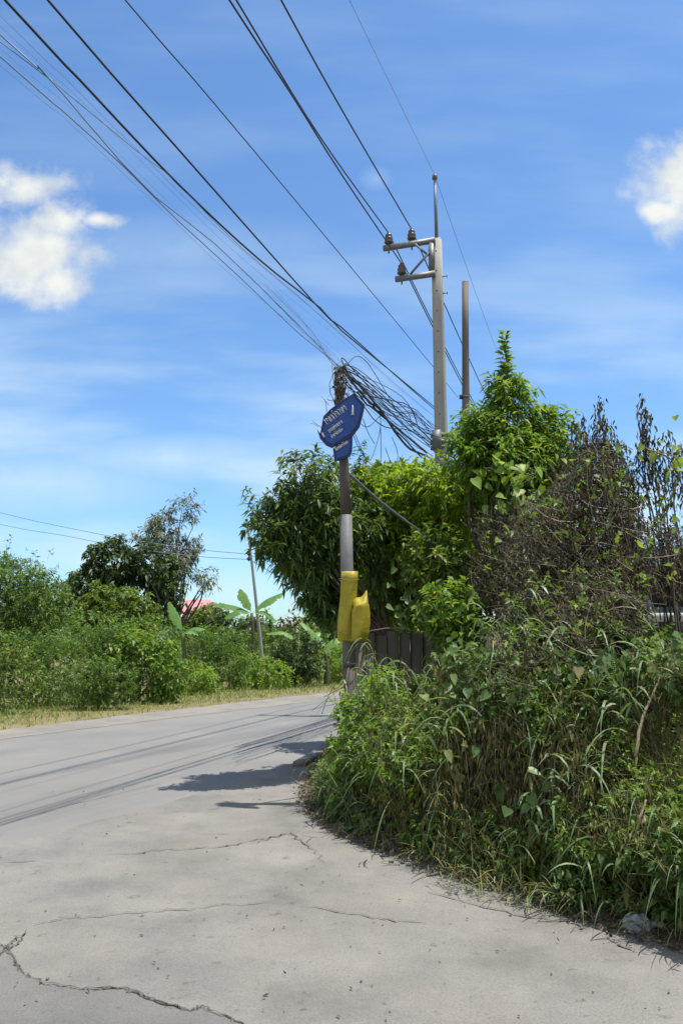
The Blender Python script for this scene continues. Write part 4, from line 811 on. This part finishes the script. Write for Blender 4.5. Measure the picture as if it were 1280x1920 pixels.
for k, (u, v, Yw, ru, rv, mt, lab) in enumerate(((660, 1545, 7.25, 34, 22, 'vine', 'low dusty weed spilling onto the pavement at the left corner'), (800, 1605, 6.55, 45, 24, 'mid', 'low dark weed at the pavement edge below the round-leaved weed'), (880, 1625, 6.05, 40, 26, 'vine', 'creeping weed at the pavement edge under the dry vine curtain'),
    (950, 1648, 5.75, 38, 22, 'mango', 'small dark weed at the pavement edge left of the kerb tuft'), (1010, 1668, 5.45, 36, 22, 'mid', 'small green weed on the pavement edge below the lower tufts'), (1085, 1695, 5.05, 30, 20, 'vine', 'low creeping weed at the pavement edge left of the plastic bag'), (1285, 1705, 4.6, 34, 30, 'mango', 'dark weed at the pavement edge right of the plastic bag'), (720, 1585, 6.95, 40, 18, 'mango', 'flat dark weed at the pavement edge right of the straw tufts'), (930, 1560, 6.2, 60, 45, 'mid', 'bushy weed low in the middle of the bank'), (1020, 1555, 5.95, 50, 45, 'weed', 'bright bushy weed low on the bank left of the largest grass tuft'))):
    weed(lab, [(u, v, ru, rv), (u + ru * .7, v - rv * .3, ru * .8, rv * .8)], Yw, 150, 7, .055, .032, L[mt], wpos=.38, tl=.09)
# the tangle that clothes the whole bank, too dense to count
BV = [(592, 1532), (650, 1570), (740, 1606), (860, 1648), (1000, 1690), (1140, 1742), (1300, 1788)]; TV = [(592, 1470), (640, 1345), (700, 1305), (760, 1300), (820, 1225), (900, 1225), (1000, 1235), (1100, 1250), (1300, 1215)]
def slope_pts(n, s0=0, s1=1, u0=605, u1=1300, lift=0):
    u = R.uniform(u0, u1, n); t = R.uniform(s0, s1, n); vb = np.interp(u, *zip(*BV)); vt = np.interp(u, *zip(*TV)); o = np.zeros((n, 3))
    for i in range(n):
        b = G(u[i], vb[i]); tp = P(u[i], vt[i], b[1] + 1.0); f = t[i]; o[i] = (b[0] + (tp[0] - b[0]) * f ** 1.3 + .04, b[1] + .16 + .80 * f ** 1.5 + .30 * max(0, 1 - f / .20), .03 + (tp[2] - .03) * f)
    x, y, z = o.T; bump = .15 * np.sin(x * 5.1 + z * 4) + .12 * np.sin(z * 7.3 - x * 3.3 + 1) + .07 * np.sin(x * 13 + 2) * np.sin(z * 11)
    near = (u > 1130) & (u < 1275) & (t < .17); o[:, 1] += bump + R.normal(0, .07, n) + lift + near * .30; o[:, 0] += R.normal(0, .05, n); return o, u, t, bump
front = A([-.45, -.75, .45])
p, u, t, b_ = slope_pts(4300); hol = (((u - 900) / 190) ** 2 + ((t - .30) / .26) ** 2 < 1) | (((u - 1110) / 90) ** 2 + ((t - .45) / .22) ** 2 < 1); kk = (b_ < R.normal(.10, .12, len(p))) & (R.random(len(p)) > hol * .72) & ~((u < 700) & (t < .42) & (R.random(len(p)) < .75)); p, u, t = p[kk], u[kk], t[kk]; species = np.sin(p[:, 0] * 3.7 + 1) * np.sin(p[:, 2] * 5.1 + p[:, 0] * 2) + R.normal(0, .45, len(p)); left = np.interp(u, [640, 850, 1000], [.9, .2, -.1])
a0 = (u < 800) & (t > .3) & (R.random(len(p)) < .6); a1 = (species + left > .35) & ~a0; a2 = (~a1) & ~a0 & (species < -.25); a3 = ~(a0 | a1 | a2)  # a0: left patch takes the brighter lime leaf, its colour standing in for sun
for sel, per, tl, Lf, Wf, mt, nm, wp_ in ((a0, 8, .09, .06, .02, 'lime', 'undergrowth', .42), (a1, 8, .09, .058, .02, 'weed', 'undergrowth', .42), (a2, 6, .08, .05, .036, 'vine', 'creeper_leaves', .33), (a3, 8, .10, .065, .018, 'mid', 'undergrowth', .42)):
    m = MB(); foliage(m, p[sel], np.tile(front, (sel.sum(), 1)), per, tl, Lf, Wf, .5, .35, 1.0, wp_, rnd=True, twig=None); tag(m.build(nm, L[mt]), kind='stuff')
p, u, t, b_ = slope_pts(1500, .1, .97, lift=-.03); n = len(p); cl = np.sin(p[:, 0] * 6 + 2) * np.sin(p[:, 2] * 5) + R.normal(0, .5, n); p = p[cl > -.2]; n = len(p); m = MB()
sel = R.random(n) < .62; p = p[sel]; n = len(p); m.blades(p, rdir(n, (-.35, -.5, .9)), R.uniform(.10, .40, n), R.uniform(.004, .014, n), R.uniform(.2, 1.3, n), 6); tag(m.build('wild_grass', L['grass']), kind='stuff')
p, u, t, b_ = slope_pts(1500, .0, .95, 680, 1300, lift=-.05); n = len(p); m = MB(); ln = R.uniform(.15, .6, n)[:, None]; d = rdir(n, (-.5, -.1, 1.1)); m.twigs(curve3(p - d * ln * .5, p + d * ln * .5, R.normal(0, .04, (n, 3))), R.uniform(.0018, .0045, n), .0012)
k = 4200; i = R.integers(0, n, k); q = p[i] + d[i] * ln[i] * R.uniform(-.5, .5, k)[:, None] + R.normal(0, .02, (k, 3)); m.leaves(q, rdir(k, (0, -.3, -1.8)), R.uniform(.03, .09, k), R.uniform(.008, .02, k), .1, .3); tag(m.build('dry_undergrowth', L['hang']), kind='stuff')
p, u, t, b_ = slope_pts(300, -.0, .08, 600, 1310, lift=-.42); n = len(p); m = MB(); p[:, 2] = np.maximum(p[:, 2], .03); m.blades(p, rdir(n, (-.4, -.6, .7)), R.uniform(.05, .2, n), R.uniform(.004, .009, n), R.uniform(.3, .9, n), 4); tag(m.build('edge_grass', L['grass']), kind='stuff')
p, u, t, b_ = slope_pts(620, -.0, .08, 595, 1310, lift=-.46); n = len(p); m = MB(); p[:, 2] = np.maximum(p[:, 2], .025); m.blades(p, rdir(n, (-.4, -.6, .35)), R.uniform(.06, .25, n), R.uniform(.003, .007, n), R.uniform(.2, .6, n), 4); tag(m.build('dry_edge_grass', L['drygrass']), kind='stuff')
# heart-leaved vine
def vine(label, path, Yv, n, Lf, spread, mat, name='vine'):
    q = spline([P(u, v, y) for u, v, y in path], 30); root = empty(name, (q[0][0], q[0][1], .05), label, 'vine', 'vines scrambling over the thicket')
    m = MB(); m.tube(q, .006, 4)
    for _ in range(3): q2 = q + np.cumsum(R.normal(0, .012, q.shape), 0); m.tube(q2, .004, 4)
    p = q[R.integers(0, len(q), n)] + R.normal(0, spread, (n, 3)) * A([1, .8, 1]); l = MB()
    d = rdir(n, (0, -.5, -.9)); l.leaves(p, d, R.uniform(.7, 1.2, n) * Lf, R.uniform(.7, 1.1, n) * Lf * .92, .1, .12, .3, up=nrm(R.normal(0, .4, (n, 3)) + A([.15, -.75, .6])))
    m.build('stem', M['greenstem'], root); l.build('foliage', mat, root)
vine('heart-leaved vine with big lit leaves under the green spire', [(905, 880, 8.5), (930, 885, 8.4), (965, 885, 8.3), (1000, 895, 8.2), (960, 920, 8.2), (975, 970, 8.1)], 8.3, 46, .13, .09, L['lime'])
vine('round-leaved vine trailing over the dead brush', [(970, 930, 8), (985, 990, 7.9), (1020, 1000, 7.6), (1040, 1010, 7.5), (960, 1050, 7.7), (940, 1080, 7.8)], 7.8, 60, .10, .12, L['vine'])
vine('pale vine leaves hanging in the dark hollow below the leafy tree', [(760, 1050, 9.4), (758, 1100, 9.3), (770, 1130, 9.2), (755, 1150, 9.2), (790, 1110, 9.2)], 9.3, 46, .10, .09, L['vine'])
vine('broad vine leaves draped over the top of the bank under the dead brush', [(850, 1245, 6.5), (920, 1240, 6.3), (990, 1250, 6.1), (1060, 1265, 5.8), (1130, 1275, 5.6), (1200, 1260, 5.4)], 6, 190, .075, .13, L['vine'])
vine('vine with glossy leaves scrambling over the middle of the bank', [(830, 1300, 6.6), (900, 1310, 6.25), (960, 1330, 6.0), (1020, 1330, 5.85), (1080, 1320, 5.6)], 7, 130, .085, .14, L['vine'])
vine('vine crossing the bank between hanging dry leaves and grass tuft', [(840, 1450, 6.2), (920, 1430, 5.95), (990, 1460, 5.7), (1050, 1500, 5.45), (1040, 1560, 5.4)], 6.5, 120, .08, .12, L['vine'])
vine('vine sprig at the top of the long dry stick', [(1235, 1210, 5.7), (1250, 1230, 5.6), (1265, 1260, 5.6), (1255, 1290, 5.6)], 5.7, 34, .09, .06, L['vine'])
vine('green vine leaves dotted over the large dead shrub', [(1040, 930, 7.2), (1080, 880, 7.2), (1130, 870, 7.1), (1150, 950, 7.0), (1100, 1040, 6.9), (1060, 1090, 6.9)], 7.1, 44, .07, .22, L['lime'])
vine('yellow-green vine on the right dead shrub', [(1210, 840, 6.9), (1262, 870, 6.8), (1250, 960, 6.8), (1190, 1070, 6.6), (1180, 1130, 6.5)], 6.8, 40, .08, .14, L['lime'])
# curtain of withered vine leaves
root = empty('withered_vine', tuple(P(920, 1480, 6.8)[:2]) + (.05,), 'curtain of withered olive-brown vine leaves hanging on the bank', 'vine'); m = MB(); l = MB()
a, u, t, b_ = slope_pts(230, .36, .78, 800, 1090, lift=-.16); a2_, u2, t2_, b2 = slope_pts(50, .36, .8, 1090, 1240, lift=-.14); a = np.vstack([a, a2_]); n = len(a); ln = R.uniform(.12, .5, n)
b = a + np.c_[R.normal(0, .05, (n, 2)), -ln]; b[:, 2] = np.maximum(b[:, 2], .06); cv_ = curve3(a, b, R.normal(0, .03, (n, 3)), 6); m.twigs(cv_, .003, .002)
k = 2300; i = R.integers(0, n, k); s = R.random(k)[:, None]; p = a[i] * (1 - s) + b[i] * s + R.normal(0, .02, (k, 3)); l.leaves(p, rdir(k, (0, 0, -2.2)), R.uniform(.03, .12, k), R.uniform(.008, .03, k), .1, .42)
m.build('stem', M['deadstem'], root); l.build('foliage', L['hang'], root)
# arching grass tufts
GG = 'arching grass tufts on the bank'
def tuft(label, u, v, Y, n, ln, wd=.016, mat='grass', spread=.12):
    if mat == 'grass': vb, vt = np.interp(u, *zip(*BV)), np.interp(u, *zip(*TV)); Y = min(Y, G(u, vb)[1] + .06 + .80 * np.clip((vb - v) / (vb - vt), 0, 1) ** 1.6)
    c = P(u, v, Y); root = empty('grass_tuft', (c[0], c[1], .05), label, 'grass tuft', GG); m = MB(); t = MB()
    nst = 6; e = c + R.normal(0, spread * .5, (nst, 3)); s = np.c_[e[:, :2] * .8 + c[:2] * .2 + R.normal(0, .04, (nst, 2)), np.full(nst, .05)]; t.twigs(curve3(s, e, R.normal(0, .05, (nst, 3))), .006, .003)
    p = c + R.normal(0, spread, (n, 3)) * A([1, 1, 1.1]); p[:, 2] = np.maximum(p[:, 2], .06)
    th = R.uniform(0, 6.28, n); d = np.stack([np.cos(th), np.sin(th) * .8 - .25, R.uniform(.4, 1.5, n)], 1); m.blades(p, d, R.uniform(.6, 1.15, n) * ln, wd, R.uniform(.6, 1.25, n), 6)
    t.build('stem', M['greenstem'], root); m.build('foliage', L[mat], root)
for a in (('grass tuft with broad blades at the board fence', 705, 1270, 7.8, 30, .40, .024), ('grass tuft before the sign post foot', 690, 1330, 7.6, 26, .36, .02), ('pale grass tuft high on the bank right of the fence', 935, 1200, 7.3, 40, .42, .022), ('grass tuft near the top of the bank under the dead shrub', 1010, 1190, 6.9, 30, .36, .018),
          ('grass tuft in the middle of the bank above the broken branch', 870, 1380, 6.9, 26, .4, .02), ('fountain-like pale grass tuft left of the long stick', 1145, 1330, 6.0, 44, .42, .021), ('grass tuft high at the right below the dead shrub', 1190, 1235, 6.2, 34, .34, .016), ('grass tuft in the centre of the lower bank', 1085, 1475, 5.8, 34, .36, .018), ('largest drooping grass tuft low on the bank', 1070, 1545, 5.5, 46, .36, .019),
          ('grass tuft at the kerb under the largest tuft', 1060, 1625, 5.25, 34, .28, .014), ('grass tuft at the kerb left of the plastic bag', 1150, 1690, 4.85, 30, .22, .013), ('grass tuft at the right edge over the plastic bag', 1235, 1610, 4.7, 26, .24, .012), ('grass tuft left on the bank at the bright nettle', 770, 1400, 7.3, 30, .36, .018), ('small grass tuft over the left corner of the bank', 690, 1430, 7.4, 30, .3, .016),
          ('small grass tuft low on the left of the bank', 850, 1500, 6.6, 18, .3, .015), ('thin grass tuft under the hanging dry vines', 900, 1600, 6.3, 18, .26, .013)): tuft(*a)
tuft('dry straw tuft sprawling onto the pavement at the corner', 610, 1470, 7.85, 90, .34, .008, 'drygrass', .1); tuft('dry straw tuft below the bright nettle at the kerb', 650, 1520, 7.45, 70, .28, .008, 'drygrass', .1); tuft('olive straw tuft at the far corner of the bank', 640, 1420, 9.0, 60, .35, .009, 'hang', .14)
# twigs and branches
def stick(label, pts, r0, r1, mat='drystick', name='dry_stick', cat='stick', group=None):
    m = MB(); q = spline([P(*p) for p in pts], 16) + 0; q[1:-1] += R.normal(0, .0022, q[1:-1].shape); m.tube(q, np.linspace(r0, r1, len(q)), 6); return tag(m.build(name, M[mat], smooth=True), label, cat, group)
stick('long pale dry stick leaning upright on the right of the bank', [(1252, 1228, 5.3), (1228, 1290, 5.2), (1203, 1350, 5.1), (1190, 1418, 5.0)], .006, .011)
stick('short pale dry stick low at the right of the bank', [(1210, 1500, 4.75), (1198, 1540, 4.7), (1190, 1572, 4.7)], .006, .01)
stick('broken pale branch in the middle of the bank', [(800, 1405, 6.35), (860, 1396, 6.2), (915, 1368, 6.1), (940, 1345, 6.1)], .007, .013)
stick('thin arching bare twig above the board fence', [(690, 1185, 8.9), (725, 1178, 8.9), (765, 1180, 8.9), (790, 1190, 9)], .008, .005)
stick('thin twig lying low in the middle of the bank', [(988, 1487, 6.1), (1020, 1480, 6.1), (1035, 1470, 6.1)], .006, .004)
stick('dark branch crossing under the dead brush', [(1060, 1190, 6.9), (1110, 1165, 6.8), (1160, 1145, 6.8), (1210, 1150, 6.8)], .012, .008, 'bark')
stick('pale straw stalk poking out at the corner of the pavement', [(566, 1465, 7.9), (600, 1470, 7.85), (640, 1490, 7.8)], .004, .006)
m = MB(); n = 500; uu = R.uniform(620, 1280, n); vv = 1250 + R.random(n) * (np.interp(uu, [592, 740, 1000, 1280], [1500, 1570, 1650, 1720]) - 1250); yv = np.interp(vv, [1250, 1700], [7.3, 4.9]) - (uu - 640) * .0012 + .9; p = A([P(*q) for q in zip(uu, vv, yv)]); d = rdir(n, (-.3, 0, .5)); ln = R.uniform(.15, .6, n)[:, None]
m.twigs(curve3(p - d * ln * .5, p + d * ln * .5, R.normal(0, .04, (n, 3))), R.uniform(.002, .005, n), .0015); tag(m.build('dry_brushwood', M['deadstem']), kind='stuff')
# ground litter along the edge and small plants filling the bank
m = MB(); n = 6500; p = along(vline[1:], n); off = R.random(n) ** 1.5 * 1.1 - .10; p = p + A([.6, .35, 0]) * off[:, None]; p[:, 2] = .022 + np.clip(off, 0, 1) * .33 * R.random(n); m.leaves(p, rdir(n) * A([1, 1, .35]), R.uniform(.015, .055, n), R.uniform(.008, .025, n), .05, .25)
n = 900; p = along(vline[1:], n); off = R.random(n) * .5 - .08; p = p + A([.6, .35, 0]) * off[:, None]; p[:, 2] = .03; d = rdir(n, (0, 0, .3)) * A([1, 1, .4]); m.twigs(curve3(p, p + d * R.uniform(.05, .3, n)[:, None], R.normal(0, .01, (n, 3)), 4), .002, .001)
tag(m.build('leaf_litter', L['litter']), kind='stuff')
m = MB(); n = 1600; p = along(vline[1:], n); off = .12 + R.random(n) * 1.5; p = p + A([.6, .35, 0]) * off[:, None]; p[:, 2] = .03 + .25 * off; foliage(m, p, rdir(n), 7, .12, .06, .03, .3, 1.2, rnd=True)
tag(m.build('ground_cover', L['vine']), kind='stuff')
m = MB()   # small stones and rubble on the edge of the paving
for _ in range(170):
    q = along(vline[1:], 1)[0] + A([R.normal(-.06, .07), R.normal(0, .05), 0]); s = min(.02, abs(R.normal(0, .009)) + .004); d = rdir(8) * s * A([1, 1, .6]) ; q[2] = .012 + s * .3
    c_ = A([(-1, -1, -1), (1, -1, -1), (1, 1, -1), (-1, 1, -1), (-1, -1, 1), (1, -1, 1), (1, 1, 1), (-1, 1, 1)]) * s * R.uniform(.5, 1, (8, 3)) * A([1, 1, .6]); m.add(q + c_, [(0, 3, 2, 1), (4, 5, 6, 7), (0, 1, 5, 4), (1, 2, 6, 5), (2, 3, 7, 6), (3, 0, 4, 7)])
tag(m.build('gravel', M['concrete']), kind='stuff')
m = MB(); g = MB(); n = 190
uu = R.uniform(-50, 1250, n); vv = 1480 + R.random(n) ** 1.3 * 430; q = A([G(a, b) for a, b in zip(uu, vv)]); q[:, 2] = .017
near = q + R.normal(0, .05, q.shape) * A([1, 1, 0]); m.leaves(near[:110], rdir(110) * A([1, 1, .25]), R.uniform(.012, .04, 110), R.uniform(.006, .016, 110), .02, .25)
for c_ in near[110:]:
    sz = abs(R.normal(0, .0028)) + .0012; h_ = A([(-1, -1, -1), (1, -1, -1), (1, 1, -1), (-1, 1, -1), (-1, -1, 1), (1, -1, 1), (1, 1, 1), (-1, 1, 1)]) * sz * R.uniform(.5, 1, (8, 3)) * A([1, 1, .6])
    g.add(c_ + h_ + A([0, 0, sz * .4 - .004]), [(0, 3, 2, 1), (4, 5, 6, 7), (0, 1, 5, 4), (1, 2, 6, 5), (2, 3, 7, 6), (3, 0, 4, 7)])
tag(m.build('fallen_leaves', L['litter']), kind='stuff'); tag(g.build('grit', M['concrete']), kind='stuff')
# broken kerb at the far corner
root = None; kp = [G(560, 1438), G(592, 1420), G(612, 1404), G(628, 1388)]
m = MB(); q = A(kp); 
for a, b in zip(q[:-1], q[1:]):
    t = nrm(b - a); s = A([-t[1], t[0], 0]); m.box((a + b) / 2 + A([0, 0, .03]), (np.linalg.norm(b - a) - .02, .16, .06), (t, s, up))
tag(m.build('kerb', M['concrete']), 'short broken concrete kerb at the far corner of the pavement', 'kerb')
# crumpled plastic bag
c_ = G(1196, 1750); root = empty('plastic_bag', (c_[0], c_[1], .01), 'crumpled greyish white plastic bag lying at the kerb', 'plastic bag'); me = bpy.data.meshes.new('bag'); import bmesh
bm = bmesh.new(); bmesh.ops.create_icosphere(bm, subdivisions=5, radius=1)
from mathutils import noise as mn
for v in bm.verts:
    k = 1 + .28 * mn.noise(v.co * 2.1) + .16 * abs(mn.noise(v.co * 5)) - .14 * abs(mn.noise(v.co * 9 + Vector((3, 1, 2)))); v.co = Vector((v.co.x * .105, v.co.y * .09, max(v.co.z, -.5) * .075)) * k * .72
    v.co.z += .032
bm.to_mesh(me); bm.free(); M['bag'] = surf('plastic bag', [(.3, (.10, .105, .12)), (.55, (.24, .25, .265)), (.8, (.16, .145, .12))], 14, .3, .5, 50, spec=.5); me.materials.append(M['bag'])
for pl in me.polygons: pl.use_smooth = True
o = bpy.data.objects.new('film', me); col.objects.link(o); o.parent = root
m = MB(); q = [A([.055, -.02, .035]) + A(root.location), A([.10, -.03, .05]) + A(root.location), A([.135, -.04, .035]) + A(root.location)]; m.tube(spline(q, 6), np.linspace(.015, .024, 7), 7, cap=False); m.build('knotted_neck', M['bag'], root, True)
